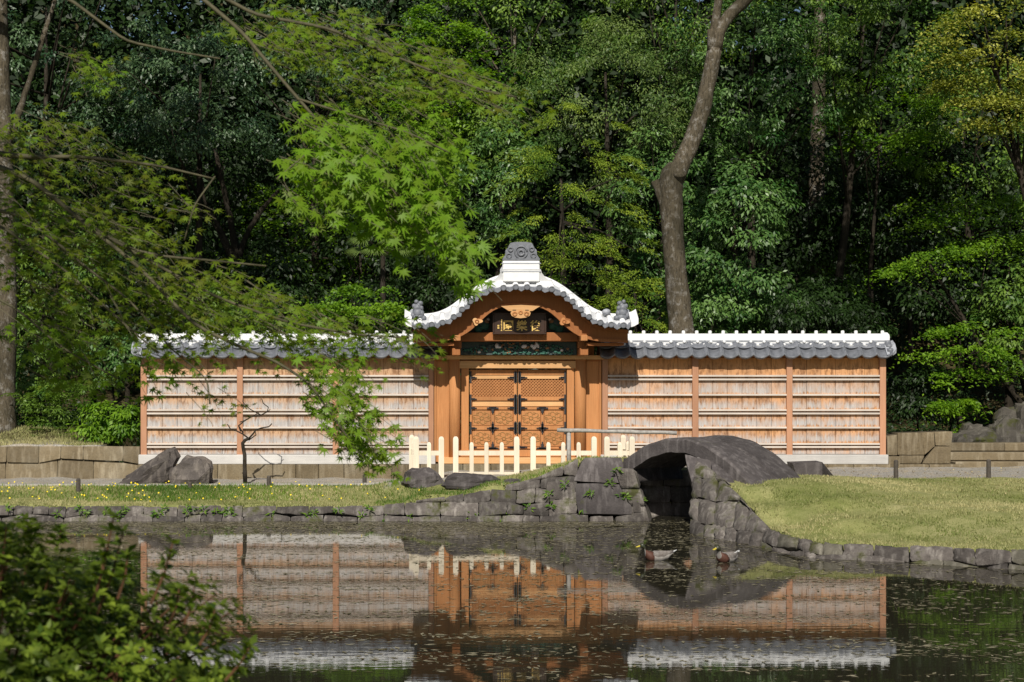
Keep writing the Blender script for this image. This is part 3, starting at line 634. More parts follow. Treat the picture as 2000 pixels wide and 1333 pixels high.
on = [(-.40,5.37),(.40,5.37),(.40,5.43),(.35,5.50),(.345,5.60),(.29,5.66),(.24,5.76),(.12,5.785),(-.12,5.785),(-.24,5.76),(-.29,5.66),(-.345,5.60),(-.35,5.50),(-.40,5.43)]
m = MB(); m.prism([(GX0+a, b) for a, b in on], YF+.06, YF+.22); on_ = m.build('ridge_ornament', M['tile_mid'], G)
def ring(c, r, tk, y, mat, par, sq=1.0, a0=0, a1=2*math.pi):
    m = MB(); m.tube([(c[0]+r*math.cos(a0+(a1-a0)*k/14), y, c[1]+r*sq*math.sin(a0+(a1-a0)*k/14)) for k in range(15)], tk, 6); return m.build('relief_ring', mat, par, smooth=True)
ring((GX0, 5.555), .135, .022, YF+.05, M['tile'], on_); ring((GX0, 5.545), .06, .03, YF+.05, M['tile'], on_)
for e in (-1, 1):
    ring((GX0+e*.235, 5.62), .045, .02, YF+.05, M['tile'], on_); ring((GX0+e*.27, 5.48), .05, .018, YF+.05, M['tile'], on_)
m = MB(); m.box(GX0-.41, GX0+.41, YF+.03, YF+.24, 5.372, 5.42); m.build('base_roll', M['tile'], on_)
# guardian ornaments on the eave corners: one lumpy beast with a fan tile behind
def blob(m, c, r, n=8):
    c = Vector(c); r = Vector(r)
    m.rings([[c+Vector((r.x*math.cos(ph)*math.cos(2*math.pi*i/n), r.y*math.cos(ph)*math.sin(2*math.pi*i/n), r.z*math.sin(ph))) for i in range(n)] for ph in (-1.45,-.9,-.35,.35,.9,1.45)])
for e, q in ((-1, 2.27), (1, 2.24)):
    m = MB(); cx = GX0+e*q; z0 = 4.05; yb0 = YF+.28
    for dx, dz2, r in ((0,.07,(.14,.12,.10)),(.02*e,.18,(.12,.11,.10)),(.03*e,.29,(.10,.10,.09)),(-.07*e,.16,(.06,.09,.08)),(.10*e,.33,(.05,.06,.05)),(-.04*e,.39,(.06,.06,.05)),(.05*e,.42,(.05,.05,.05)),(.12*e,.12,(.06,.08,.07)),(-.11*e,.06,(.07,.1,.06)),(-.06*e,.28,(.05,.07,.06)),(.0,.34,(.06,.08,.06))):
        blob(m, (cx+dx, yb0-.02*random.random(), z0+dz2), r)
    m.build('corner_ornament', M['tile_mid'], G, smooth=True)
    MB().box(cx+e*.05-.14, cx+e*.05+.14, yb0+.1, yb0+.2, z0+.02, z0+.26, .03).build('fan_tile', M['tile_pale'], G)
m = MB(); blob(m, (GX0+1.92, YF+.4, 4.25), (.1,.1,.07)); m.build('round_knob', M['tile_pale'], G, smooth=True)
# bargeboard
BO = [(0,4.675),(.4,4.665),(.667,4.63),(.93,4.52),(1.13,4.352),(1.31,4.18),(1.5,4.005),(1.74,3.885),(1.98,3.835),(2.4,3.79)]
BI = [(0,4.385),(.42,4.35),(.60,4.28),(.75,4.17),(.9,4.03),(1.1,3.845),(1.36,3.69),(1.7,3.60),(2.0,3.575),(2.4,3.56)]
def strip(name, fo, fi, y0, y1, mat, dmax=2.4, n=48):
    m = MB(); m.rings([[(GX0+d_, y0, fo(d_)), (GX0+d_, y1, fo(d_)), (GX0+d_, y1, fi(d_)), (GX0+d_, y0, fi(d_))] for d_ in [-dmax+2*dmax*i/n for i in range(n+1)]]); return m.build(name, mat, G)
strip('bargeboard', lambda d_: cr(BO, d_), lambda d_: cr(BI, d_)+.05, YF+.40, YF+.50, WD)
strip('bargeboard_edge', lambda d_: cr(BI, d_)+.07, lambda d_: cr(BI, d_), YF+.37, YF+.52, WD)
strip('bargeboard_batten', lambda d_: cr(BO, d_)+.06, lambda d_: cr(BO, d_)-.015, YF+.36, YF+.395, WD)
sheet_d = [-2.3+4.6*i/40 for i in range(41)]
for yq in (37.0, 37.35, 38.6, 39.0):
    m = MB(); m.rings([[(GX0+d_, yq, cr(BO, d_)+.02), (GX0+d_, yq+.07, cr(BO, d_)+.02), (GX0+d_, yq+.07, cr(BO, d_)-.05), (GX0+d_, yq, cr(BO, d_)-.05)] for d_ in sheet_d]); m.build('curved_rafter', WD, G)
strip('back_bargeboard', lambda d_: cr(BO, d_), lambda d_: cr(BI, d_), YB-.26, YB-.16, WD)
# carved pendants
gp = [(-.44,4.375),(-.33,4.31),(-.27,4.27),(-.2,4.26),(-.225,4.22),(-.20,4.16),(-.12,4.12),(0,4.105)]
gp = gp+[(-a, b) for a, b in gp[::-1][1:]]+[(.2,4.39),(0,4.40),(-.2,4.39)]
m = MB(); m.prism([(GX0+a, b) for a, b in gp], YF+.28, YF+.36); gg = m.build('gable_pendant', WH, G)
for e in (-1, 1): ring((GX0+e*.13, 4.20), .04, .018, YF+.275, W_, gg); MB().box(GX0+e*.14-.045, GX0+e*.14+.045, YF+.272, YF+.29, 4.27, 4.295, .01).build('hole_shade_plate', M['dark'], gg)  # dark raised plates paint the shade of pierced holes
ring((GX0, 4.23), .035, .016, YF+.275, W_, gg)
for e in (-1, 1):
    pp = [(-.10,4.13),(-.02,4.16),(.07,4.12),(.11,4.03),(.05,3.97),(.0,3.99),(-.05,3.94),(-.10,3.97),(-.12,4.04)]
    pp = [(GX0+e*.97+(.075*(1+.30*math.cos(3*q+.6*e))+.02*math.cos(2*q))*math.cos(q)*1.15, 4.03+(.075*(1+.30*math.cos(3*q+.6*e)))*math.sin(q)) for q in [2*math.pi*k/24 for k in range(24)]]
    m = MB(); m.prism(pp, YF+.29, YF+.37); cp_ = m.build('cloud_pendant', W_ if e > 0 else WH, G); ring((GX0+e*.97, 4.03), .035, .014, YF+.288, WD, cp_)
    MB().box(GX0+e*1.41-.075, GX0+e*1.41+.075, YF+.22, YB-.2, 3.60, 3.725, .01).build('purlin', W_, G)
    for yq in (37.2, 38.75): MB().box(GX0+e*1.41-.10, GX0+e*1.41+.10, yq, yq+.12, 3.44, 3.598, .01).build('bearing_block', WD, G)
    MB().box(GX0+e*1.43-.09, GX0+e*1.43+.09, 36.95, 39.2, 3.28, 3.438, .012).build('bracket_arm', WD, G)
    MB().box(GX0+e*1.9-.42, GX0+e*1.9+.42, YF+.5, YB-.5, 3.5, 3.56).build('eave_ceiling', WD, G)
MB().box(GX0-1.75, GX0+1.75, YD-.02, YD+.12, 3.29, 3.62).build('upper_board', WD, G)
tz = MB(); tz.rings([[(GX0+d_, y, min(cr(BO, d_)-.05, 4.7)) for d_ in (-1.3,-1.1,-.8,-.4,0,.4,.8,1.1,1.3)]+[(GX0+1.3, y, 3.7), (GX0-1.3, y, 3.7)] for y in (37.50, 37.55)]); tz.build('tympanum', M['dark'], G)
for e in (-1, 1):
    for q, mt, c, r in ((0,'carve_g',(.78,3.95),.10),(1,'carve_b',(.86,4.05),.12),(2,'carve_r',(.74,4.06),.06),(3,'carve_g',(.92,3.88),.09),(4,'carve_w',(.70,4.1),.035)):
        m = MB(); blob(m, (GX0+e*c[0], 37.49, c[1]), (r*1.2, .04, r)); m.build('tympanum_carving', M[mt], G, smooth=True)
MB().box(GX0-1.33, GX0+1.33, 37.33, 37.5, 3.60, 3.80, .015).build('rainbow_beam', WD, G)
# colourful carved transom
MB().box(GX0-1.32, GX0+1.32, 37.66, 37.70, 3.295, 3.595).build('transom_ground', M['carve_b'], G)
cm = {'carve_g': MB(), 'carve_b': MB(), 'carve_w': MB(), 'carve_r': MB()}
random.seed(5)
for i in range(230):
    u_ = random.uniform(-1.22, 1.22); lim = 3.575-.10*abs(u_)**2
    zz = random.uniform(3.31, lim); mt = 'carve_g' if random.random() < (.62 if zz < 3.42 else .3) else random.choice(['carve_b','carve_b','carve_r'])
    blob(cm[mt], (GX0+u_, 37.655-random.random()*.03, zz), (random.uniform(.02,.06), .03, random.uniform(.015,.035)), 6)
for u_, zz, rx, rz, tilt in ((-.50,3.50,.05,.06,0),(.12,3.49,.075,.045,.3),(.36,3.48,.05,.07,-.6),(.42,3.52,.04,.075,.5),(.30,3.50,.045,.04,0),(-.44,3.47,.05,.03,0),(.98,3.40,.04,.03,0),(-.9,3.36,.04,.03,0)):
    m = MB(); blob(m, (0,0,0), (rx,.035,rz), 7); cs, sn = math.cos(tilt), math.sin(tilt)
    cm['carve_w'].add([(GX0+u_+x*cs-z*sn, 37.62+y, zz+x*sn+z*cs) for x, y, z in m.v], m.f)
for k, m in cm.items(): m.build({'carve_g':'carved_foliage','carve_b':'carved_rockwork','carve_w':'carved_birds','carve_r':'carved_flowers'}[k], M[k], G, smooth=True, kind='stuff')
random.seed(33)
# plaque with gilt lettering
pl = MB().box(GX0-.59, GX0+.58, 37.18, 37.24, 3.765, 4.235, .015).build('plaque', M['lacquer'], G)
for a, b, c, e in ((-.61,.60,4.205,4.245),(-.61,.60,3.755,3.795),(-.61,-.565,3.795,4.205),(.555,.60,3.795,4.205)): MB().box(GX0+a, GX0+b, 37.165, 37.235, c, e, .008).build('plaque_frame', M['lacquer'], pl)
def glyph(ch, x, z, s):
    cu = bpy.data.curves.new('lettering', 'FONT'); cu.body = ch; cu.size = s; cu.extrude = .006; cu.offset = .004*s/.2; cu.align_x = 'CENTER'; cu.align_y = 'CENTER'
    o = bpy.data.objects.new('lettering', cu); COL.objects.link(o); bpy.context.view_layer.update()
    me = bpy.data.meshes.new_from_object(o.evaluated_get(bpy.context.evaluated_depsgraph_get())); bpy.data.objects.remove(o); bpy.data.curves.remove(cu)
    c = [v.co for v in me.vertices]
    if c:
        mx = Vector(((min(v.x for v in c)+max(v.x for v in c))/2, (min(v.y for v in c)+max(v.y for v in c))/2, 0))
        for v in me.vertices: v.co -= mx
    me.materials.clear(); me.materials.append(M['gold'])
    q = bpy.data.objects.new('lettering', me); COL.objects.link(q); q.parent = pl; q.location = Vector((x, 37.172, z))-wloc(pl); q.rotation_euler = (math.radians(90), 0, 0)
for ch, dx in (('園', -.255), ('樂', .05), ('後', .36)): glyph(ch, GX0+dx, 3.95, .25)
m = MB()
for i in range(8): m.box(GX0-.42+random.uniform(-.008,.004), GX0-.395, 37.172, 37.18, 4.09-.034*i-.022, 4.09-.034*i)
m.box(GX0-.50, GX0-.46, 37.172, 37.18, 3.93, 3.965); m.box(GX0-.50, GX0-.46, 37.172, 37.18, 3.88, 3.915)
m.build('signature_marks', M['gold'], pl, kind='stuff')
# ---------------------------------------------------------------- picket barriers in front of the gate
YP = 36.0; SP = F/YP
def pxx(px): return (px-VX)/SP
FG = 'pale new picket barriers before the gate'
def picket_panel(label, a, b, pick, y0=YP, y1=YP):
    xa, xb = pxx(a), pxx(b); base = h((xa+xb)/2, (y0+y1)/2)-.01; top = H-(853-VY)/SP
    r = thing('picket_barrier', ((xa+xb)/2, (y0+y1)/2, base), label, 'fence', FG)
    def post(px, w_, tp):
        xx = pxx(px); f = (px-a)/(b-a) if b != a else 0; y = y0+(y1-y0)*f; g = h(xx, y)-.02; n = 8
        m = MB(); hw = w_/2
        m.rings([[(xx-hw, y-hw, g),(xx+hw, y-hw, g),(xx+hw, y+hw, g),(xx-hw, y+hw, g)], [(xx-hw, y-hw, tp-.06),(xx+hw, y-hw, tp-.06),(xx+hw, y+hw, tp-.06),(xx-hw, y+hw, tp-.06)],
                 [(xx-hw*.8, y-hw*.8, tp-.02),(xx+hw*.8, y-hw*.8, tp-.02),(xx+hw*.8, y+hw*.8, tp-.02),(xx-hw*.8, y+hw*.8, tp-.02)], [(xx-hw*.4, y-hw*.4, tp),(xx+hw*.4, y-hw*.4, tp),(xx+hw*.4, y+hw*.4, tp),(xx-hw*.4, y+hw*.4, tp)]])
        m.build('post' if w_ > .1 else 'picket', M['fence'], r)
    for px in (a, b): post(px, .115, top)
    for px in pick: post(px, .088, top-.125)
    d = Vector((xb-xa, y1-y0, 0)).normalized(); n = Vector((-d.y, d.x, 0))*.022; p = Vector((xa, y0, 0)); q = Vector((xb, y1, 0))
    for z0, z1 in ((top-.41, top-.31), (base+.0, base+.07)):
        m = MB(); m.rings([[c-n+Vector((0,0,z0)), c+n+Vector((0,0,z0)), c+n+Vector((0,0,z1)), c-n+Vector((0,0,z1))] for c in (p, q)]); m.build('rail', M['fence'], r)
picket_panel('short pale picket barrier with one picket before the shaded gate pillar and rock', 813, 862, [838])
picket_panel('pale picket barrier with three pickets standing clear of the bridge, before the doors', 890, 1009, [921, 950, 980])
picket_panel('pale picket barrier with three pickets behind the grey pole frame', 1041, 1160, [1071, 1100, 1130])
picket_panel('short pale picket barrier with one picket tucked behind the bridge crest', 1185, 1234, [1210])
picket_panel('pale picket barrier turned sideways toward the wall at the rock corner', 803, 812, [807], YP+.9, YP+.12)
picket_panel('pale picket barrier turned sideways toward the wall behind the bridge', 1235, 1226, [1231], YP+.12, YP+.9)
# grey pole frame
pb = on_ground(1111, 925); pb = Vector((at(1111, 900, 34.8).x, 34.8, h(at(1111, 900, 34.8).x, 34.8)))
pf = thing('pole_frame', pb, 'weathered grey pole rail resting on one upright in front of the gate', 'pole rail')
m = MB(); m.tube([pb+Vector((0,0,-.03)), Vector((pb.x, pb.y, at(1111,844,34.8).z))], [.05, .045], 8); m.build('upright', M['pole'], pf, smooth=True)
m = MB(); m.tube([at(1088+23.4*i, 840.5+.55*i+.5*math.sin(i*2), 34.8-.02*i) for i in range(11)], [.042+.004*math.sin(i*1.3) for i in range(11)], 8); m.build('rail', M['pole'], pf, smooth=True)
# path stakes
for px, py, tp, lb in ((153,962,935,'short dark path stake standing near the slanting rock in the flowers'),(525,951,930,'short dark path stake beside the small bare tree'),(712,948,927,'short dark path stake between the bare tree and the flat rock'),
                       (1750,936,899,'dark path stake in front of the end of the orange wall'),(1931,936,898,'dark path stake in front of the stone steps'),(371,956,942,'tiny dark path stake in front of the rounded rock')):
    p = on_ground(px, py); hh = (py-tp)/F*p.y; st = thing('path_stake', p, lb, 'stake', 'dark stakes along the path')
    m = MB(); m.cyl((p.x, p.y), .05, .046, p.z-.05, p.z+hh-.03, 9); m.build('shaft', M['stake'], st, smooth=False)
    m = MB(); m.cyl((p.x, p.y), .049, .03, p.z+hh-.03, p.z+hh, 9); m.build('cap', M['stake'], st)
# kerb lines of the path
for lb, pts in (('low pale stone edging strip between grass strip and gravel path', [(-14,35.9),(-8,36.0),(-4,36.0),(-1.2,36.05)]),):
    ke = thing('path_edging', (-6, 36, h(-6, 36)), lb, 'edging'); P = mkpath([(x, y, 0) for x, y in pts]); s = 0
    while s < P[-1][0]-.2:
        a, b = lerp_path(P, s), lerp_path(P, s+1.1); za, zb = h(a.x, a.y)+.05, h(b.x, b.y)+.05
        m = MB(); m.rings([[(c.x, c.y-.045, z-.14), (c.x, c.y+.045, z-.14), (c.x, c.y+.04, z), (c.x, c.y-.04, z)] for c, z in ((a, za), (b-(b-a)*.012, zb))]); m.build('edging_stone', M['gravel'], ke); s += 1.1
# ochre retaining wall on the left
lw = thing('retaining_wall', (-10, 38, .46), 'ochre retaining wall of fitted stone blocks below the dry bank beside the shrub', 'stone wall')
rows = [(.40, .86), (.86, 1.2)]
for k, (z0, z1) in enumerate(rows):
    x = -24.0
    while x < fx(273):
        l = random.uniform(.75, 1.5) if k == 0 else random.uniform(.5, .95)
        xb = min(x+l, fx(273)); xb = fx(273) if fx(273)-xb < .3 else xb
        wv = lambda X: .05*math.sin(X*2.1)+.03*math.sin(X*5)
        q = [(x, 37.96, z0 if k == 0 else z0+wv(x)), (xb, 37.96, z0 if k == 0 else z0+wv(xb)), (xb, 38.02, z1+wv(xb)*(k == 0)), (x, 38.02, z1+wv(x)*(k == 0))]
        stone('stone', lw, q, (0,-1,.05), M['tuff'], thick=.35, bulge=.012, rough=.005, gap=.004, rnd=.02); x = xb
# blocks and steps on the right
rb = thing('stone_pier', (fx(1800), 38.1, .72), 'squared ochre stone block wall at the end of the orange wall', 'stone wall')
for q in ([(1733,890),(1753,890),(1753,849),(1733,852)], [(1753,889),(1806,889),(1800,845),(1753,846)], [(1806,889),(1826,872),(1824,844),(1800,845)], [(1827,871),(1858,871),(1861,843),(1825,844)],
          [(1733,913),(1756,913),(1755,891),(1733,891)], [(1757,906),(1799,906),(1806,890),(1756,890)], [(1800,906),(1857,906),(1857,872),(1827,872)], [(1745,917),(1812,917),(1812,907),(1745,907)], [(1813,917),(1880,917),(1880,907),(1813,907)]):
    y0 = 38.0 if q[0][1] < 912 else 37.9
    stone('stone', rb, [(fx(a), y0, fz(b)) for a, b in q], (0,-1,0), M['tuff'], thick=.7, bulge=.012, rough=.006, gap=.004, rnd=.02)
stp = thing('stone_steps', (fx(2000), 38.4, .72), 'three wide ochre stone steps beside the block wall, rocks above', 'steps')
for k, (a, b) in enumerate(((917,903),(902,886),(885,869))):
    x = fx(1866)-(.0 if k else -.02)
    for j in range(4):
        l = (1.6, 1.9, 1.4, 1.8)[(j+k) % 4]
        MB().box(x+.003, x+l-.003, 38.05+.36*k, 39.3, fz(a)+.002, fz(b), .015).build('step_stone', M['tuff'], stp); x += l
random.seed(40)
for i in range(30):
    px = random.uniform(1868, 2090); py = 866-max(0, (px-1862))*.6*random.random(); Y = 40.1+random.random()*.5+(866-py)*.025; p = at(px, py, Y)
    r_ = random.uniform(.4, .8); rock('dark mossy boulder piled in the shaded mound behind the stone steps', px, (p.x, p.y, p.z-.3), r_*random.uniform(.9, 1.6), r_, r_*random.uniform(.7, 1.3), 100+i, mat='rock_shaded', n=(14, 9), cat='boulder', group='boulders of the mound')
random.seed(50)
# ---------------------------------------------------------------- ducks
def duck(label, px, py, yaw, headturn):
    Y = F*H/(py-VY); p = at(px, py, Y); r = thing('duck', (p.x, p.y, 0), label, 'duck', 'ducks on the pond'); r.rotation_euler = (0, 0, yaw)
    def ringp(c, ry, rz, n=10): return [(c[0], ry*math.cos(2*math.pi*k/n), c[1]+rz*math.sin(2*math.pi*k/n)) for k in range(n)]
    def mk(name, rs, mat, par):
        m = MB(); m.rings(rs); o = bpy.data.objects.new(name, m.mesh(name, mat, True)); COL.objects.link(o); o.parent = par; return o
    body = mk('body', [ringp(c, a, b) for c, a, b in (((-.27,.115),.012,.006),((-.23,.10),.04,.02),((-.15,.06),.09,.06),((-.03,.045),.115,.085),((.08,.05),.11,.085),((.16,.075),.085,.075),((.20,.11),.05,.055),((.205,.16),.036,.04),((.215,.20),.04,.038),((.235,.225),.046,.042),((.262,.23),.042,.036),((.285,.222),.022,.02))], MD['body'], r)
    hd = mk('head_feathers', [ringp(c, a, b) for c, a, b in (((.196,.172),.040,.044),((.213,.204),.044,.043),((.236,.228),.050,.046),((.264,.233),.046,.040),((.284,.224),.025,.023))], MD['head'], r)
    mk('bill', [[(x, w_*math.cos(2*math.pi*k/8), z+t*math.sin(2*math.pi*k/8)) for k in range(8)] for x, w_, t, z in ((.275,.022,.02,.222),(.305,.022,.014,.214),(.335,.026,.008,.208),(.35,.014,.004,.206))], MD['bill'], r)
    mk('breast', [ringp(c, a, b) for c, a, b in (((.075,.048),.113,.088),((.13,.06),.102,.085),((.165,.078),.088,.08),((.20,.105),.055,.062))], MD['breast'], r)
    for s in (-1, 1):
        mk('wing', [[(x, s*(yo+.014*math.cos(2*math.pi*k/8)), z+hz_*math.sin(2*math.pi*k/8)) for k in range(8)] for x, yo, z, hz_ in ((.09,.085,.085,.03),(.02,.10,.085,.05),(-.08,.092,.09,.045),(-.17,.055,.105,.03),(-.25,.02,.13,.01))], MD['wing'], r)
    mk('tail', [[(x, w_*math.cos(2*math.pi*k/6), z+.008*math.sin(2*math.pi*k/6)) for k in range(6)] for x, w_, z in ((-.20,.04,.11),(-.27,.035,.135),(-.31,.012,.15))], MD['tail'], r)
MD = {'body': m_plain('duck_grey', (.30,.28,.26), (.22,.2,.18), 30, .7), 'head': m_plain('duck_head', (.035,.05,.03), (.05,.04,.02), 30, .4), 'bill': m_plain('duck_bill', (.55,.45,.05), (.45,.36,.04), 30, .5),
      'breast': m_plain('duck_breast', (.10,.04,.025), (.07,.03,.02), 30, .7), 'wing': m_plain('duck_wing', (.24,.22,.2), (.12,.1,.09), 18, .7), 'tail': m_plain('duck_tail', (.6,.6,.58), (.5,.5,.5), 30, .7)}
duck('grey and white duck swimming under the bridge with its full side showing', 1284, 1094, math.pi+.15, 0)
duck('duck with raised yellow bill swimming close to the shore wall, seen from the front', 1420, 1097, math.pi+.75, 0)
# ---------------------------------------------------------------- small bare tree
tb = on_ground(479, 946); bt_ = thing('bare_tree', tb, 'small leafless crooked tree in front of the weathered wall', 'tree'); Yt = tb.y
def pt(px, py, dy=0): return at(px, py, Yt+dy)
m = MB(); m.tube([pt(479,949),pt(478,915),pt(478,890),pt(475,875),pt(474,866),pt(479,860),pt(486,857)], [.05,.045,.042,.04,.04,.036,.032], 8); m.build('trunk', M['bark_dark'], bt_, smooth=True)
for pts, r in (([(486,857),(494,848),(500,840),(512,836),(525,834),(531,828)], .02), ([(486,857),(474,848),(462,842),(450,838),(444,829)], .018), ([(486,860),(500,850),(498,840)], .014),
               ([(470,843),(466,832),(478,822),(492,814),(510,811),(522,805),(524,796),(514,788),(511,779)], .017), ([(478,822),(468,825)], .014), ([(510,811),(500,806),(489,800),(480,792),(474,785),(475,777)], .013), ([(475,846),(466,832)], .016), ([(492,814),(506,806)], .01), ([(522,805),(528,800)], .009)):
    m = MB(); m.tube([pt(a, b, .03*math.sin(i*2+a)) for i, (a, b) in enumerate(pts)], [r*(1-.5*i/len(pts)) for i in range(len(pts))], 6); m.build('branch', M['bark_dark'], bt_, smooth=True)
# ---------------------------------------------------------------- foliage
def quads(P, N, T, L, W, tint):
    """rhombic leaves: base P, tip along T, slightly folded"""
    N = unit(N); T = unit(T-(T*N).sum(-1, keepdims=True)*N); S = np.cross(N, T); L = np.broadcast_to(np.asarray(L, float), (len(P),))[:, None]; W = np.broadcast_to(np.asarray(W, float), (len(P),))[:, None]
    mid = P+T*L*.45+N*L*.06
    V = np.stack([P, mid+S*W*.5, P+T*L-N*L*.10, mid-S*W*.5], 1).reshape(-1, 3)
    return V, np.arange(len(V)).reshape(-1, 4), np.repeat(tint, 4)
def clumps(c, rad, ncl, nlf, cr_, L, W, style, rng, back=.35, hollow=.55, fray=.25, slope=0):
    c = np.array(c, float); rad = np.array(rad, float)
    d = unit(rng.normal(size=(ncl*3, 3))); keep = (d[:, 1] < back) | (rng.random(len(d)) < .2); d = d[keep][:ncl]; ncl = len(d)
    lob = 1+fray*np.sin(d[:, 0]*5.1+c[0])*np.sin(d[:, 2]*4.3+c[2]*2)+fray*.6*np.sin(d[:, 0]*11+d[:, 2]*9)
    r = (hollow+(1-hollow)*rng.random(ncl)**.5)*lob
    C = c+d*rad*r[:, None]
    if style == 'layer': C[:, 2] = c[2]+np.round((C[:, 2]-c[2])/.55)*.55+rng.normal(size=ncl)*.07-.10*((C[:, 0]-c[0])**2)/max(rad[0], .5)
    C[:, 2] += slope*(C[:, 0]-c[0])
    size = cr_*rng.uniform(.6, 1.35, ncl); base = rng.normal(.5, .26, ncl)
    k = nlf; ci = np.repeat(np.arange(ncl), k); q = rng.normal(size=(ncl*k, 3)); out = d[ci]; sz = size[ci][:, None]
    if style == 'broad':
        q = unit(q)*rng.random((len(q), 1))**.45; P = C[ci]+q*sz*np.array([1.1, 1.0, .62])
        N = unit(q*.6+out*.35+np.array([0, -.25, .75])+rng.normal(size=q.shape)*.45); T = unit(q*.8+out*.2+np.array([0, -.1, -.55])+rng.normal(size=q.shape)*.5)
    elif style == 'layer':                                # flat sprays of a broad horizontal branch
        P = C[ci]+q*sz*np.array([.62, .5, .13]); P[:, 2] -= .35*((P[:, :2]-C[ci][:, :2])**2).sum(1)/np.maximum(sz[:, 0], .1)
        N = unit(np.array([0, -.25, 1.])+rng.normal(size=q.shape)*.42); T = unit(out*.4+np.array([0, -.25, -.3])+rng.normal(size=q.shape)*.6)
    else:                                                # conifer: fans that sweep out and hang down
        u = rng.random(len(q))[:, None]; side = rng.normal(size=(len(q), 1))*.28
        od = unit(out*np.array([1, 1, .0])+np.array([0, -.35, 0])); sd_ = np.cross(od, np.array([0, 0, 1.]))
        P = C[ci]+sz*(od*u*1.25+sd_*side*(.35+u)+np.array([0, 0, 1])*(.1-.55*u**2)[:]) + rng.normal(size=q.shape)*.03
        N = unit(np.array([0, -.35, 1.])+rng.normal(size=q.shape)*.3); T = unit(od*.8+sd_*side*1.6+np.array([0, 0, -.75])+rng.normal(size=q.shape)*.2)
    tint = np.clip(base[ci]+rng.normal(size=len(P))*.18, 0, 1)
    Ls = L*rng.uniform(.65, 1.25, len(P)); return quads(P, N, T, Ls, Ls*W/L, tint), C
LF = {'blue': m_leaf('blue_green_leaf', (.018, .055, .022), (.10, .17, .07), .46, .5, .16),
      'oak': m_leaf('oak_leaf', (.03, .09, .010), (.16, .26, .035), .5, .4, .26),
      'fine': m_leaf('grey_green_leaf', (.04, .095, .016), (.18, .25, .06), .5, .4, .22),
      'gloss': m_leaf('glossy_leaf', (.022, .08, .013), (.14, .25, .06), .43, .5, .2),
      'lime': m_leaf('fresh_maple_leaf', (.07, .17, .01), (.22, .38, .025), .5, .35, .42),
      'conif': m_leaf('cypress_spray', (.06, .13, .010), (.26, .34, .035), .6, .25, .28),
      'yellow': m_leaf('yellow_green_leaf', (.12, .17, .02), (.42, .43, .08), .5, .35, .32),
      'dark': m_leaf('shaded_forest_leaf', (.006, .016, .003), (.024, .055, .009), .5, .35, .2)}  # shade of the wood's hollows is put into this leaf colour
TREE_N = [0]
def tree(label, px, py, Y, rx, ry, rz, style, mat, ncl, nlf=110, cr_=.5, L=.13, W=.055, trunk=True, tpx=None, tr=.13, name=None, cat='tree', bark='bark_dark', group='trees behind the wall', **kw):
    TREE_N[0] += 1; rng = np.random.default_rng(100+TREE_N[0]); c = at(px, py, Y); gx_ = c.x if tpx is None else (tpx-VX)/F*Y; gz_ = h(gx_, Y+.3)
    r = thing(name or ('conifer_tree' if style == 'conif' else 'broadleaf_tree'), (gx_, Y+.3, gz_), label, cat, group)
    (V, Fq, ti), C = clumps(c, (rx, ry, rz), int(ncl*.82), nlf, cr_, L, W, style, rng, **kw)
    npobj('crown', npmesh('crown', V, Fq, LF[mat], ti), r)
    if trunk:
        b = Vector((gx_, Y+.3, gz_-.1)); top = Vector((c.x, Y+.3+ry*.35, c.z+rz*.4)); mid = b.lerp(top, .5)+Vector((.15*math.sin(px), 0, 0)); m = MB()
        m.tube([b, b.lerp(mid, .4), mid, mid.lerp(top, .5), top], [tr*1.25, tr, tr*.85, tr*.6, tr*.25], 8); m.build('trunk', M[bark], r, smooth=True)
        m = MB()
        for i in rng.choice(len(C), min(9, len(C)), replace=False):
            e = Vector(C[i]); s = mid.lerp(top, float(rng.uniform(.1, .8))); m.tube([s, s.lerp(e, .5)+Vector((0, 0, .15)), e], [tr*.3, tr*.2, tr*.06], 5)
        m.build('limbs', M[bark], r, smooth=True)
    return r
# upper crowns reach forward; what stands below and behind them is left in their shade
tree('dark bluish evergreen with glossy leaves, tallest beyond the grey trunk', 70, 70, 46, 3.6, 2.6, 2.7, 'broad', 'blue', 95, 120)
tree('bluish evergreen with pale glinting leaves, above the dark forked stems', 380, 190, 46, 2.9, 2.4, 2.1, 'broad', 'blue', 85, 130)
tree('dark evergreen rising behind the overhanging maple leaves', 620, 50, 49, 3.0, 2.2, 2.0, 'broad', 'blue', 70, 110)
tree('bright lime green maple glowing in the sun above the gate roof', 845, 130, 47.5, 1.35, 1.2, 2.3, 'layer', 'lime', 85, 110, L=.11, W=.075)
tree('mid green oak with loose clumps of leaves, beside the lime maple', 1010, 60, 49, 2.7, 2.2, 2.3, 'broad', 'oak', 85, 120, bark='bark')
tree('dense grey-green small-leaved tree between the oak and the bent trunk', 1190, 190, 46.5, 2.7, 2.2, 2.2, 'broad', 'fine', 95, 190, L=.10, W=.035)
tree('tall yellow-green cypress with drooping fans behind the gate roof', 1100, 430, 43.2, 1.9, 1.3, 2.9, 'conif', 'conif', 120, 170, cr_=.55, L=.085, W=.03)
tree('small yellow-green cypress just above the roof of the orange wall', 1245, 600, 42.2, .75, .7, .95, 'conif', 'conif', 34, 150, cr_=.45, L=.085, W=.03)
tree('leafy evergreen between lime maple and cypress', 985, 360, 45.2, 1.1, 1.0, 1.9, 'broad', 'gloss', 50, 120, cr_=.42)
tree('evergreen with large glossy leaves beside the bent trunk', 1440, 470, 43.8, 1.55, 1.2, 2.7, 'broad', 'gloss', 80, 120, cr_=.45, L=.15, W=.06)
tree('glossy evergreen filling the space behind the bent trunk', 1300, 380, 45.6, 1.5, 1.2, 2.1, 'broad', 'gloss', 60, 120, cr_=.45, L=.14, W=.055)
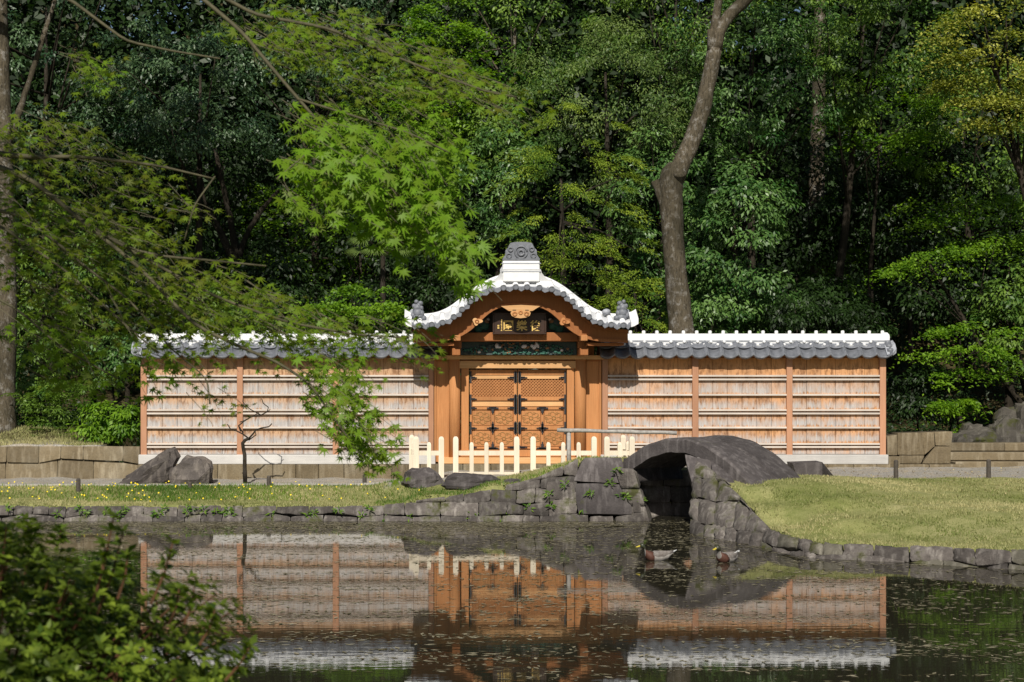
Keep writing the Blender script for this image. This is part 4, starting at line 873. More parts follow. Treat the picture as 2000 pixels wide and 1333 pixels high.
tree('wide evergreen crown above the large-leaved evergreen', 1480, 150, 46, 2.6, 2.2, 2.2, 'broad', 'gloss', 85, 120, L=.14, W=.055)
tree('evergreen crown above the dark hollow of the wood', 1710, 90, 45.5, 2.5, 2.6, 2.1, 'broad', 'oak', 85, 120, tpx=1600, tr=.13)
tree('deep green maple boughs hanging under the upper crowns', 1740, 230, 46.5, 1.9, 1.6, 1.2, 'layer', 'lime', 50, 100, L=.11, W=.075, tpx=1690, tr=.07)
tree('yellow-green sunlit tree overhanging from the edge of the wood', 1945, 110, 42.5, 1.55, 1.2, 1.75, 'layer', 'yellow', 80, 130, cr_=.55, L=.11, W=.06, tpx=2140)
tree('maple with one bright bough reaching toward the roof end', 1815, 500, 43.2, 1.5, .8, .25, 'layer', 'lime', 26, 110, cr_=.5, L=.085, W=.06, tpx=2060, tr=.08, slope=.3, fray=.45)
tree('shaded maple above the bright bough', 1900, 430, 46, 2.0, 1.2, .9, 'layer', 'lime', 55, 110, cr_=.6, L=.09, W=.06, tpx=2030)
tree('low layered tree sunlit at the end of the wall roof', 1890, 682, 41.8, 1.2, .8, .62, 'layer', 'lime', 34, 100, cr_=.36, L=.10, W=.06, tr=.08)
tree('leafy shrub growing above the boulder mound', 1975, 620, 43.4, .9, .8, 1.3, 'broad', 'oak', 40, 110, cr_=.4)
tree('dim evergreen in the hollow of the wood behind the roof end', 1700, 560, 51, 2.0, 1.4, 2.3, 'broad', 'dark', 60, 110, cr_=.6, L=.16, W=.07)
tree('dim maple glowing faintly in the hollow of the wood', 1630, 500, 50, 1.0, .9, 1.7, 'layer', 'lime', 40, 100, L=.11, W=.07, tpx=1590, tr=.1)
tree('bright maple spreading low over the weathered wall roof', 690, 602, 41.6, 1.35, .8, .45, 'layer', 'lime', 52, 120, cr_=.5, L=.09, W=.065, tr=.08)
tree('shaded maple under the evergreens behind the weathered wall', 590, 470, 50, 2.2, 1.4, 2.0, 'layer', 'lime', 60, 100, cr_=.7, L=.12, W=.08, tpx=470)
tree('dim evergreen behind the overhanging maple', 800, 420, 52, 2.4, 1.6, 2.5, 'broad', 'dark', 70, 110, cr_=.6, L=.16, W=.07)
tree('dim evergreen deep in the shade behind the weathered wall', 330, 480, 50, 2.6, 1.6, 2.3, 'broad', 'dark', 70, 110, cr_=.6, L=.16, W=.07)
tree('dark evergreen shrub mass beside the grey trunk', 100, 560, 45, 2.0, 1.4, 2.1, 'broad', 'oak', 70, 110, cr_=.5)
tree('leafy oak crown filling the sky above the cypress', 1330, 20, 50, 2.6, 2, 1.8, 'broad', 'oak', 60, 110)
tree('green evergreen behind the yellow-green tree', 1900, 260, 48.5, 2.6, 1.8, 2.0, 'broad', 'oak', 70, 110)
tree('leafy evergreen at the edge of the wood above the mound', 2080, 470, 45, 1.6, 1.4, 2.6, 'broad', 'oak', 60, 110)
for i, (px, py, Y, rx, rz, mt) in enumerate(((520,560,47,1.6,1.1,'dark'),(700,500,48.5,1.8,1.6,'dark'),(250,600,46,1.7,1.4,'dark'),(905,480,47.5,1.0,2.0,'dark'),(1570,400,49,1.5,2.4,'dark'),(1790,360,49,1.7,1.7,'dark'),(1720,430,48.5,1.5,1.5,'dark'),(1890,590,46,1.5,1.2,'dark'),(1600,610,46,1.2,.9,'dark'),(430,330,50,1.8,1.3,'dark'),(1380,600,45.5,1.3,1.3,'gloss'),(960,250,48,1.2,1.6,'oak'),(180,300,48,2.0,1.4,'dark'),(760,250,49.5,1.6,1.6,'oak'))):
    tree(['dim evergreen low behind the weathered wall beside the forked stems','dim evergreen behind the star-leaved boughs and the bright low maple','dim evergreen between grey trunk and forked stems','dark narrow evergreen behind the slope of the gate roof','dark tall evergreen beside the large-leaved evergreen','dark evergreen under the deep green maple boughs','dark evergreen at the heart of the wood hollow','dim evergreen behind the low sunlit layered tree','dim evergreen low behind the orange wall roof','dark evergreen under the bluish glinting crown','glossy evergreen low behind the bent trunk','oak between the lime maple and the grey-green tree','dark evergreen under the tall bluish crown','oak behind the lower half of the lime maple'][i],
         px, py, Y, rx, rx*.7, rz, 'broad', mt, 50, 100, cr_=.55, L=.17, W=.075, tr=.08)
# shrubs
def shrub(label, px, py, Y, rx, ry, rz, mat, ncl, L=.13, W=.05, style='broad', nlf=80): return tree(label, px, py, Y, rx, ry, rz, style, mat, ncl, nlf, cr_=.28, L=L, W=W, tr=.03, name='shrub', cat='shrub', group='shrubs behind the walls', hollow=.35)
shrub('sunlit glossy shrub against the end post of the weathered wall', 218, 815, 39.4, .62, .5, .56, 'lime', 40)
shrub('dark leafy shrub between the grey trunk and the sunlit shrub', 110, 800, 40.6, .9, .6, .6, 'oak', 40)
shrub('tall dim shrub above the sunlit shrub', 225, 690, 41.5, .7, .5, .8, 'gloss', 36)
shrub('dim shrub growing above the dry bank by the grey trunk', 60, 735, 42, .8, .6, .7, 'oak', 36)
shrub('dark shrub at the foot of the wood behind the block wall', 1800, 775, 42.2, 1.0, .7, .8, 'dark', 40)
shrub('shrub with bright leaf tufts beside the boulder mound', 1855, 790, 41.2, .5, .5, .6, 'lime', 24, style='layer')
for i, (px, py) in enumerate(((520,640),(620,630),(760,590),(880,560),(1400,620),(1490,630),(1560,610),(1660,640),(420,620))):
    shrub(['dim shrub peering over the weathered wall roof near its bare-tree side','dim shrub behind the roof under the bright low maple','dark shrub behind the corner ornament near the low maple','dark shrub close behind the curved gate roof','dark shrub beside the foot of the bent trunk','glossy shrub below the large-leaved evergreen','dim shrub behind the middle of the orange wall roof','dark shrub behind the end of the orange wall roof','dim shrub behind the roof end near the sunlit shrub'][i],
          px, py, 43+(i % 3)*.7, 1.0, .7, .9, ['oak','dark','dark','dark','gloss','gloss','dark','dark','oak'][i], 34, L=.14)
# background wood: one dense mass
def wood(n, X, Y, Z, L, seed):
    rng = np.random.default_rng(seed); P = np.stack([rng.uniform(*X, n), rng.uniform(*Y, n), rng.uniform(*Z, n)], 1)
    N = unit(np.array([0, -.6, .5])+rng.normal(size=P.shape)*.6); T = rng.normal(size=P.shape); Ls = L*rng.uniform(.6, 1.4, n); return quads(P, N, T, Ls, Ls*.5, rng.random(n))
parts = [wood(95000, (-26,28), (53,59), (1.5,22), .30, 1), wood(110000, (-40,42), (61,70), (2,30), .6, 2)]
o = np.cumsum([0]+[len(p[0]) for p in parts])
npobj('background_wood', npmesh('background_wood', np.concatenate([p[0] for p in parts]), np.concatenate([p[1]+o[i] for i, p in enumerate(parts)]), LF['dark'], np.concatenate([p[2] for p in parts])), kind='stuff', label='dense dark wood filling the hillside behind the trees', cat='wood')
# bare-trunked trees
def trunk_tree(label, base, segs, mat, name='pruned_tree', crown_at=None):
    r = thing(name, base, label, 'tree', None)
    for nm, pts, rad in segs:
        from mathutils import noise as mn
        m = MB(); P = mkpath(pts); n = max(6, int(P[-1][0]/.22)); path = []; rr = []
        Rp = [(P[i][0], rad[i]) for i in range(len(rad))]
        for i in range(n+1):
            s = P[-1][0]*i/n; path.append(lerp_path(P, s))
            for (a, ra), (b, rb_) in zip(Rp, Rp[1:]):
                if s <= b+1e-6: rr.append((ra+(rb_-ra)*(s-a)/max(1e-6, b-a))*(1+.10*mn.noise(Vector((s*2.3, 1.7*base[0], 3))))); break
        path = [path[max(0,i-1)]*.2+path[i]*.6+path[min(n,i+1)]*.2 if 0 < i < n else path[i] for i in range(n+1)]
        m.tube(path, rr[:len(path)], 14)
        V = []
        for v in m.v:
            k = mn.noise(Vector(v)*5.0)*.022+mn.noise(Vector(v)*13)*.008; V.append((v[0]+k, v[1]+k*.6, v[2]))
        m.v = V; m.build(nm, M[mat], r, smooth=True)
    if crown_at:
        rng = np.random.default_rng(77); (V, Fq, ti), _ = clumps(crown_at[0], crown_at[1], 50, 90, .5, .13, .055, 'broad', rng); npobj('crown', npmesh('crown', V, Fq, LF['oak'], ti), r)
    return r
Yk = 41.0
def a_(px, py, dy=0): return tuple(at(px, py, Yk+dy))
b = at(1333, 660, Yk); gz_ = h(b.x, Yk)
trunk_tree('tall pruned mottled trunk bending sideways above the orange wall roof', (b.x, Yk, gz_), [
    ('trunk', [(b.x+.12, Yk, gz_-.1), a_(1332,650), a_(1322,560), a_(1315,470), a_(1311,400), a_(1308,350), a_(1322,325)], [.40,.325,.29,.275,.285,.31,.22]),
    ('bough', [a_(1312,362), a_(1330,322), a_(1350,280), a_(1372,215), a_(1386,150), a_(1396,95)], [.24,.23,.21,.20,.19,.19]),
    ('bough', [a_(1396,98), a_(1404,60), a_(1425,28), a_(1468,-10), a_(1530,-80), a_(1590,-160)], [.17,.15,.15,.14,.11,.07]),
    ('bough', [a_(1393,100), a_(1395,55), a_(1401,20), a_(1406,-25), a_(1400,-100)], [.16,.11,.10,.10,.06]),
    ('stub', [a_(1300,405), a_(1290,378), a_(1279,353)], [.13,.11,.10]), ('stub', [a_(1390,100), a_(1389,70,-.1), a_(1388,58,-.1)], [.10,.10,.09]), ('stub', [a_(1325,350,-.1), a_(1327,336,-.26)], [.16,.16])], 'bark', crown_at=(a_(1560,-200), (2.8,1.8,1.3)))  # unseen crown above the frame, enlarged to shade the hollow
b = at(8, 850, 40.2); gz_ = h(b.x, 40.2); Yk = 40.2
trunk_tree('thick straight grey trunk rising from the dry bank', (b.x, 40.2, gz_), [('trunk', [(b.x, Yk, gz_-.15), a_(8,800), a_(12,700), a_(14,600), a_(12,480), a_(5,200), a_(0,-60)], [.34,.27,.25,.24,.23,.2,.15]), ('limb', [a_(10,300), a_(60,150,.5), a_(120,-40,1)], [.1,.07,.04])], 'bark', 'grey_trunk_tree', (a_(330,-170), (3.4,1.7,1.3)))  # unseen crown, set well aside from its trunk to shade the wood
Yk = 48.0; b = at(450, 640, Yk)
trunk_tree('dark forked stems in the shade behind the weathered wall', (b.x, Yk, h(b.x, Yk)), [('stem', [(b.x, Yk, h(b.x, Yk)-.1), a_(462,500), a_(450,430), a_(430,340), a_(420,290)], [.13,.11,.09,.075,.05]), ('stem', [a_(462,520), a_(478,465), a_(510,410), a_(545,372)], [.10,.085,.07,.05]), ('stem', [a_(456,510), a_(438,460), a_(400,400), a_(395,350)], [.09,.07,.05,.035]), ('stem', [a_(448,500), a_(420,440), a_(398,420)], [.06,.04,.03])], 'bark_dark', 'forked_tree')
Yk = 50.5; b = at(1600, 640, Yk)
trunk_tree('dim straight trunk behind the wide evergreen crowns', (b.x, Yk, h(b.x, Yk)), [('trunk', [(b.x, Yk, h(b.x, Yk)-.1), a_(1592,500), a_(1598,250), a_(1602,0), a_(1604,-120)], [.32,.27,.22,.17,.12])], 'bark', 'straight_tree')
# sago-like fan palm and ferns
pm = thing('fan_palm', at(745, 640, 43.5), 'small fan palm with drooping pale fronds behind the low maple', 'palm'); pm.location.z = h(pm.location.x, 43.5); Yk = 43.5
m = MB(); m.tube([tuple(pm.location), a_(748,560), a_(748,500)], [.09,.075,.06], 8); m.build('trunk', M['bark_dark'], pm)
rng = np.random.default_rng(9)
for k in range(9):
    a0 = k*2*math.pi/9+.2; c = Vector(a_(748,500)); tipd = Vector((math.cos(a0), math.sin(a0)*.8-.2, .25+.5*(k % 2))); e = c+tipd*.55; P_, N_, T_ = [], [], []
    for j in range(16):
        f = (j/15-.5)*2.2; side = tipd.cross(Vector((0, 0, 1))).normalized(); dd = (tipd.normalized()*math.cos(f)+side*math.sin(f)+Vector((0,0,-.45))).normalized(); P_.append(tuple(e)); T_.append(tuple(dd)); N_.append((0, -.4, 1))
    V, Fq, ti = quads(np.array(P_), np.array(N_), np.array(T_), .5, .04, np.full(16, .7)); npobj('frond', npmesh('frond', V, Fq, LF['fine'], ti), pm, kind='stuff')
    m = MB(); m.tube([c, c.lerp(e, .6)+Vector((0,0,.05)), e], [.012,.01,.008], 5); m.build('stalk', M['bark_dark'], pm)
for i, (px, py, Y, lb) in enumerate(((120,790,39.6,'dark fern between the grey trunk and the sunlit shrub'),(160,782,39.9,'taller dark fern arching behind the sunlit shrub'),(70,800,39.5,'dark fern at the foot of the grey trunk'))):
    c = at(px, py, Y); g = h(c.x, Y); fr = thing('fern', (c.x, Y, g), lb, 'fern', 'ferns on the bank')
    for k in range(9):
        a0 = k*.7+i; L_ = .75; P_, N_, T_ = [], [], []; zt = c.z-g+.1
        for j in range(14):
            s = j/13; p = Vector((c.x+math.cos(a0)*L_*s, Y+math.sin(a0)*L_*s, g+zt*1.4*math.sin(s*1.9)))
            for sg in (-1, 1): P_.append(tuple(p)); T_.append((-math.sin(a0)*sg+math.cos(a0)*.5, math.cos(a0)*sg+math.sin(a0)*.5, -.2)); N_.append((0, -.1, 1))
        V, Fq, ti = quads(np.array(P_), np.array(N_), np.array(T_), .16, .035, np.full(28, .6)); npobj('frond', npmesh('frond', V, Fq, LF['oak'], ti), fr, kind='stuff')

for lb, base, c, r in (('unseen evergreen added to shade the wood hollow, crown high over the end of the orange wall', (16.5, 38.8), (10.4, 37.8, 13.6), (1.8, 1.3, 1.2)), ('unseen evergreen added beyond the grey trunk to shade the wood behind the weathered wall', (-15, 39.5), (-7.2, 38.2, 13.2), (2.5, 1.4, .95))):  # unseen trees added above the frame to darken the wood behind
    r_ = thing('added_shade_evergreen', (base[0], base[1], h(*base)), lb, 'tree'); rng = np.random.default_rng(int(base[0]*10)+500)
    (V, Fq, ti), C = clumps(c, r, 62, 100, .55, .16, .075, 'broad', rng, back=2); npobj('crown', npmesh('crown', V, Fq, LF['oak'], ti), r_)
    b = Vector((base[0], base[1], h(*base)-.1)); m = MB(); m.tube([b, b+Vector((0,0,6)), b.lerp(Vector(c), .35)+Vector((0,0,6.5)), Vector(c)], [.32,.26,.16,.06], 9); m.build('trunk', M['bark'], r_, smooth=True)
# ---------------------------------------------------------------- overhanging Japanese maple, close to the camera
LM = m_leaf('overhanging_maple_leaf', (.13, .15, .012), (.17, .32, .018), .5, .3, .48)
lob = [(-1.95,.45),(-1.28,.75),(-.62,.95),(0,1.0),(.62,.95),(1.28,.75),(1.95,.45)]
nt_ = [-2.5]+[(lob[i][0]+lob[i+1][0])/2 for i in range(6)]+[2.5]; nr = [.10]+[.27,.30,.33,.33,.30,.27]+[.10]
LV = np.array([(0, 0)]+[(r*math.sin(a), r*math.cos(a)) for a, r in lob]+[(r*math.sin(a), r*math.cos(a)) for a, r in zip(nt_, nr)])
LFc = np.array([(0, 8+i, 1+i, 9+i) for i in range(7)])
def maple_leaves(P, N, T, S, tint):
    N = unit(N); T = unit(T-(T*N).sum(-1, keepdims=True)*N); X = np.cross(T, N); r2 = (LV**2).sum(1)
    V = P[:, None]+S[:, None, None]*(LV[None, :, 0:1]*X[:, None]+LV[None, :, 1:2]*T[:, None]-(.16*r2)[None, :, None]*N[:, None])
    Fq = (np.arange(len(P))*len(LV))[:, None, None]+LFc[None]; return V.reshape(-1, 3), Fq.reshape(-1, 4), np.repeat(tint, len(LV))
rng = np.random.default_rng(4)
mp = thing('maple_tree', (-4.9, 9.2, h(-4.9, 9.2)), 'Japanese maple with star-shaped leaves on drooping branches overhanging the pond', 'tree')
gz0 = h(-4.9, 9.2)
m = MB(); m.tube([(-4.9,9.2,gz0-.1),(-4.75,9.15,gz0+.8),(-4.5,9.1,gz0+1.8),(-4.3,9.0,gz0+3.0),(-4.1,9.0,gz0+4.2),(-3.9,9.0,gz0+5.4)], [.2,.16,.15,.13,.10,.06], 10); m.build('trunk', M['bark_dark'], mp, smooth=True)
def br_(pts, r0, r1=.004):
    P = [p if isinstance(p, Vector) else at(p[0], p[1], p[2]-.25) for p in pts]; n = len(P); m = MB()
    Q = []
    for i in range(n-1):
        for k in range(4): Q.append(P[i].lerp(P[i+1], k/4))
    Q.append(P[-1]); Q = [Q[max(0,i-1)]*.25+Q[i]*.5+Q[min(len(Q)-1,i+1)]*.25 if 0 < i < len(Q)-1 else Q[i] for i in range(len(Q))]
    k = len(Q); r0 *= .75; m.tube(Q, [r0+(r1-r0)*(i/(k-1)) for i in range(k)], 6); m.build('branch', MBR, mp, smooth=True); return Q
MBR = m_plain('maple_branch_bark', (.10, .09, .048), (.05, .045, .024), 25, .8, .2)
t1, t2, t3 = Vector((-4.42,9.05,gz0+2.4)), Vector((-4.2,9.0,gz0+3.6)), Vector((-4.0,9.0,gz0+4.8))
BR = []
for pts, r in (([t2,(-350,215,8.9),(0,302,8.6),(75,308,8.55),(150,306,8.5),(300,322,8.4),(420,350,8.4)], .026), ([t2,(-250,245,8.8),(0,327,8.6),(62,352,8.5),(112,392,8.45),(160,432,8.4),(250,487,8.3),(325,502,8.3),(400,508,8.2),(520,520,8.1)], .024),
               ([t1,(-300,330,8.9),(-60,400,8.7),(38,420,8.6),(100,465,8.5),(175,528,8.4),(252,585,8.3),(336,683,8.2)], .017), ([t1,(-200,380,8.8),(0,440,8.6),(60,482,8.5),(130,530,8.4),(250,640,8.3),(310,690,8.3)], .013),
               ([(160,432,8.4),(270,520,8.2),(380,636,8.0),(476,681,7.9),(540,707,7.9),(604,748,7.8),(640,800,7.8),(690,870,7.8)], .014), ([(250,487,8.3),(420,580,8.2),(560,630,8.1),(700,655,8.0),(800,660,8.0)], .011),
               ([t3,(-200,-160,8.8),(131,-5,8.6),(194,42,8.5),(247,81,8.4),(336,100,8.4),(430,115,8.3)], .016), ([t3,(100,-250,8.6),(380,-15,8.3),(473,63,8.2),(525,126,8.1),(583,194,8.0),(640,260,8.0),(720,330,7.9),(800,400,7.9),(860,490,7.9)], .017),
               ([t3,(150,-180,8.6),(430,-8,8.4),(500,30,8.3),(640,55,8.2),(720,90,8.2),(820,130,8.1),(950,180,8.1),(1010,190,8.1)], .016), ([(420,345,8.4),(380,400,8.3),(360,470,8.3)], .006), ([t1,(-100,540,8.7),(30,600,8.5),(120,680,8.4),(230,740,8.3)], .012),
               ([(640,260,8.0),(600,300,8.0),(540,350,7.9)], .006), ([(336,683,8.2),(405,740,8.2),(410,790,8.2)], .005), ([(583,194,8.0),(700,230,8),(800,260,8),(880,300,8)], .008)): br_(pts, r)
P_, N_, T_, S_, I_ = [], [], [], [], []
TW = MB()
def spray(cx, cy, rx, ry, n, Y, size, droop, tone, slope=.35):  # tone paints sunlit and shaded parts of the maple into the leaf colour
    for _ in range(int(n*1.2)):
        while True:
            a, b = rng.uniform(-1, 1, 2)
            if a*a+b*b < 1: break
        p = at(cx+a*rx, cy+b*ry+slope*a*rx*.0, Y+rng.normal()*.28); d = Vector((rng.uniform(.2, 1), rng.uniform(-.5, .3), -rng.uniform(.1, .5)-droop*.5)).normalized()
        ln = rng.uniform(.10, .24); q = p+d*ln
        if rng.random() < .6: TW.tube([p-d*.06, p+d*ln*.5+Vector((0,0,.01)), q], [.002,.0016,.001], 3)
        for k in range(rng.integers(3, 6)):
            s = rng.uniform(0, 1); o = p+d*ln*s+Vector(rng.normal(size=3)*.03); P_.append(tuple(o))
            tilt = droop; N_.append((rng.normal()*.4, -.45-.55*tilt+rng.normal()*.35, 1.0-.55*tilt+rng.normal()*.2)); T_.append((d.x*.6+rng.normal()*.6, d.y-.2+rng.normal()*.4, -.25-.9*tilt+rng.normal()*.25))
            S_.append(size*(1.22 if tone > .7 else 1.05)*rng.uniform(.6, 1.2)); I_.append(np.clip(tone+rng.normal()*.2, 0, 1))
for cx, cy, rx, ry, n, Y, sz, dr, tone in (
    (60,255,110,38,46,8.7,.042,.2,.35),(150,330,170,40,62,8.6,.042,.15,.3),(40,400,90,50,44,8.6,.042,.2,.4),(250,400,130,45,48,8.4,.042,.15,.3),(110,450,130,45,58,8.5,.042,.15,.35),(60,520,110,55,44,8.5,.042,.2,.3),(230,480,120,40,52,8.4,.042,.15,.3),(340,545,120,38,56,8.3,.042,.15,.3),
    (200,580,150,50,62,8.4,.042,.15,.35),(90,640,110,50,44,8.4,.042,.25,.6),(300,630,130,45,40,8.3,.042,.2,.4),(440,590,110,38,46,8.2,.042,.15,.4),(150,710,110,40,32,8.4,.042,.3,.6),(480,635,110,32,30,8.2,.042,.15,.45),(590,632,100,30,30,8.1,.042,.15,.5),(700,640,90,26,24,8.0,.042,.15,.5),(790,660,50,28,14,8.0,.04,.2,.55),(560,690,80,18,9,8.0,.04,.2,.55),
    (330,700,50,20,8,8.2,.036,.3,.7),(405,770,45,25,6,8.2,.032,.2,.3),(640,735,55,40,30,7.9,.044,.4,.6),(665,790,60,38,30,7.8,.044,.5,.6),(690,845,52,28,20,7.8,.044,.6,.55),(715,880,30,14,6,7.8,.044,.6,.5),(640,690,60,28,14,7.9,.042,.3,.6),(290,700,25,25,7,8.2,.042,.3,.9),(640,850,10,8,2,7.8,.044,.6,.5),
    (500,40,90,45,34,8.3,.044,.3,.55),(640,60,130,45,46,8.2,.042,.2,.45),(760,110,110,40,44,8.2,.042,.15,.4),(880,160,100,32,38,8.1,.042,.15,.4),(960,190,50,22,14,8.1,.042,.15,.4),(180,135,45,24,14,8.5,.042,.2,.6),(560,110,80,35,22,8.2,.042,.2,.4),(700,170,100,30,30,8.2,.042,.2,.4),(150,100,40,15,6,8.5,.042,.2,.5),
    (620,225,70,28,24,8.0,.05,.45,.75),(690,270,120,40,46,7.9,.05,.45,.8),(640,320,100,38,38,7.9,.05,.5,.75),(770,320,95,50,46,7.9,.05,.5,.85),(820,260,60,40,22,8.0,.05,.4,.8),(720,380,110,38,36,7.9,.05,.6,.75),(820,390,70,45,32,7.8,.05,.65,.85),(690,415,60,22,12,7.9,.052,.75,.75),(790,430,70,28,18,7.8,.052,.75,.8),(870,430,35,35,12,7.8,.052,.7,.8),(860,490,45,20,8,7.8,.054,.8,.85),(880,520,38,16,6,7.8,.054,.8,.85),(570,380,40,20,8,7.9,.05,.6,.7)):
    spray(cx, cy, rx, ry, n, Y, sz, dr, tone)
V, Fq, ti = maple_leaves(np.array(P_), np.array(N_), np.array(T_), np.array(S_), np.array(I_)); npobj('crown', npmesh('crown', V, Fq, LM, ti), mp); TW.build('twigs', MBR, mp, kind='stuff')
# ---------------------------------------------------------------- azalea bush in the foreground
LA = m_leaf('azalea_leaf', (.04, .085, .008), (.20, .27, .028), .42, .45, .3)
MST = m_plain('azalea_stem', (.12, .055, .025), (.08, .035, .018), 40, .6, .1)
bxx = Vector((-1.0, 4.0, h(-1.0, 4.0))); ba = thing('azalea_bush', bxx, 'rounded small-leaved azalea bush, blurred in front of the pond', 'bush')
P_, N_, T_, S_, I_ = [], [], [], [], []; sm = MB(); rng = np.random.default_rng(6)
def whorl(c, d, n, L, tone):
    d = Vector(d).normalized(); a = d.orthogonal().normalized(); b = d.cross(a)
    for k in range(n):
        q = 2*math.pi*k/n+rng.random(); el = rng.uniform(.25, 1.0); t = (a*math.cos(q)+b*math.sin(q))*math.cos(el)+d*math.sin(el)
        P_.append(tuple(c)); T_.append(tuple(t)); N_.append(tuple(d+Vector(rng.normal(size=3)*.25)-t*.2)); S_.append(L*rng.uniform(.7, 1.2)); I_.append(np.clip(tone+rng.normal()*.22, 0, 1))
cB = Vector((-1.12, 4.05, 1.98)); RB = Vector((.72, .58, .62))
for i in range(10500):
    d = Vector(rng.normal(size=3)).normalized()
    if d.z < -.35 or d.y > .75: continue
    r = rng.uniform(.5, 1.0)**.6*(1+.07*math.sin(d.x*9+1)+.06*math.sin(d.z*11+d.y*7)); c = cB+Vector((d.x*RB.x*r, d.y*RB.y*r, d.z*RB.z*r)); whorl(c, d+Vector((0, 0, .7)), 7, .027, .4 if r < .9 else .75)  # inner leaves coloured darker to paint the shade inside the bush
    if rng.random() < .06: sm.tube([cB.lerp(c, .45), cB.lerp(c, .8), c], [.005,.0035,.002], 4)
for px, py, px0, py0, Y in ((222,1010,175,1200,3.9),(240,1040,190,1200,3.95),(337,1062,295,1180,3.9),(118,1035,108,1075,4.2),(62,1030,50,1080,4.2),(12,1060,10,1120,4.0),(205,1070,180,1180,3.9),(250,1080,230,1170,3.9),(350,1150,330,1220,3.8),(380,1145,360,1220,3.8),(490,1260,440,1330,3.75),(420,1190,390,1260,3.8)):
    a, b = at(px0, py0, Y), at(px, py, Y); sm.tube([a, a.lerp(b, .5)+Vector((.006,0,0)), b], [.0035,.0028,.002], 5)
    for f in np.linspace(.45, 1, 5): whorl(a.lerp(b, float(f)), b-a, 7, .036, .45)
for i in range(26):
    q = rng.random()*6.28; e = cB+Vector((math.cos(q)*RB.x*.6, math.sin(q)*RB.y*.6, rng.uniform(-.1, .35))); s = bxx+Vector((math.cos(q)*.08, math.sin(q)*.08, -.05)); sm.tube([s, s.lerp(e, .5)+Vector((0, 0, .08)), e], [.014,.009,.005], 5)
V, Fq, ti = quads(np.array(P_), np.array(N_), np.array(T_), np.array(S_), np.array(S_)*.46, np.array(I_)); npobj('foliage', npmesh('foliage', V, Fq, LA, ti), ba); sm.build('stems', MST, ba)
# tree standing over the camera: its crown shades the maple and the bush
st = thing('shade_tree', (-4.2, .6, h(-4.2, .6)), 'large evergreen on the near bank whose crown shades the maple', 'tree')
m = MB(); z0 = h(-4.2, .6); m.tube([(-4.2,.6,z0-.1),(-4.1,.7,z0+3),(-3.6,1.5,z0+5.5),(-2.8,3,z0+7.5)], [.3,.24,.2,.08], 10); m.build('trunk', M['bark'], st, smooth=True)
Vs = []
for c, r, n in (((-3.0,3.2,8.2),(1.8,1.5,1.3),16), ((-1.9,-1.0,6.2),(1.3,1.2,1.0),5), ((-3.4,1.6,9.6),(1.8,1.6,1.0),7)):
    (V, Fq, ti), _ = clumps(c, r, n, 100, .5, .16, .08, 'broad', rng, back=2); Vs.append((V, Fq, ti))
o = np.cumsum([0]+[len(p[0]) for p in Vs]); npobj('crown', npmesh('crown', np.concatenate([p[0] for p in Vs]), np.concatenate([p[1]+o[i] for i, p in enumerate(Vs)]), LF['oak'], np.concatenate([p[2] for p in Vs])), st)
# ---------------------------------------------------------------- grass, flowers, floating leaves
rng = np.random.default_rng(12)
def blades(n, X, Y, hgt, keep, col, name, label, wd=.011):
    x = rng.uniform(*X, n); y = rng.uniform(*Y, n); k = keep(x, y) & ~inside(x, y, POND); x, y = x[k], y[k]; z = np.concatenate([hnp(x[i:i+4000], y[i:i+4000]) for i in range(0, len(x), 4000)])
    P = np.stack([x, y, z-.01], 1); a = rng.random(len(x))*6.28; D = np.stack([np.cos(a), np.sin(a), 0*a], 1); hh = hgt*rng.uniform(.4, 1.3, len(x))[:, None]; lean = rng.normal(size=P.shape)*.35; lean[:, 2] = 1
    V = np.stack([P-D*wd, P+D*wd, P+lean*hh], 1).reshape(-1, 3); nz = .5+.28*np.sin(x*1.3+y*.7)+.22*np.sin(x*.6-y*2.1)+rng.normal(size=len(x))*.22
    npobj(name, npmesh(name, V, np.arange(len(V)).reshape(-1, 3), col, np.repeat(np.clip(nz, 0, 1), 3)), kind='stuff', label=label, cat='grass')
LG = m_leaf('dry_lawn_blade', (.17, .205, .055), (.48, .44, .22), .6, .25, .25); LG2 = m_leaf('fresh_grass_blade', (.05, .13, .012), (.17, .27, .03), .5, .3, .3)
edge = lambda x: .25*np.sin(x*2.3+1)+.12*np.sin(x*6.1)
blades(95000, (5.3,15), (23.5,34.4), .045, lambda x, y: (y < 34.1+edge(x)*.6), LG, 'lawn_grass', 'pale dry lawn on the mound beside the bridge')
blades(60000, (-13.5,4.0), (32.6,36.2), .05, lambda x, y: (y < np.where(x < -1, 36.0, 34.6)+edge(x)*.6), LG, 'strip_grass', 'mixed grass of the strip along the far bank')
blades(26000, (-13.5,-.2), (33.6,36.1), .085, lambda x, y: rng.random(len(x)) < .55+.4*np.sin(x*.9), LG2, 'fresh_grass', 'tall fresh green grass along the back of the bank strip')
blades(5000, (-1.2,3.6), (32.8,33.6), .07, lambda x, y: rng.random(len(x)) < .5, LG2, 'ramp_grass', 'grass tufts on top of the ramping stone wall')
blades(26000, (-15,-7.8), (38.35,41), .07, lambda x, y: rng.random(len(x)) < .8, LG, 'bank_grass', 'dry yellowish grass on the slope above the ochre retaining wall')
def weeds(n, gen, name, label):
    P = np.array([gen() for _ in range(n)]); k = 14; ci = np.repeat(np.arange(n), k); q = rng.normal(size=(n*k, 3)); T = unit(q*np.array([1,.6,.6])+np.array([0,-.5,.5])); V, Fq, ti = quads(P[ci]+q*.02, np.array([0,-.6,.6])+rng.normal(size=q.shape)*.3, T, .11*rng.uniform(.5,1.2,n*k), .03, rng.random(n*k))
    npobj(name, npmesh(name, V, Fq, LG2, ti), kind='stuff', label=label, cat='weeds')
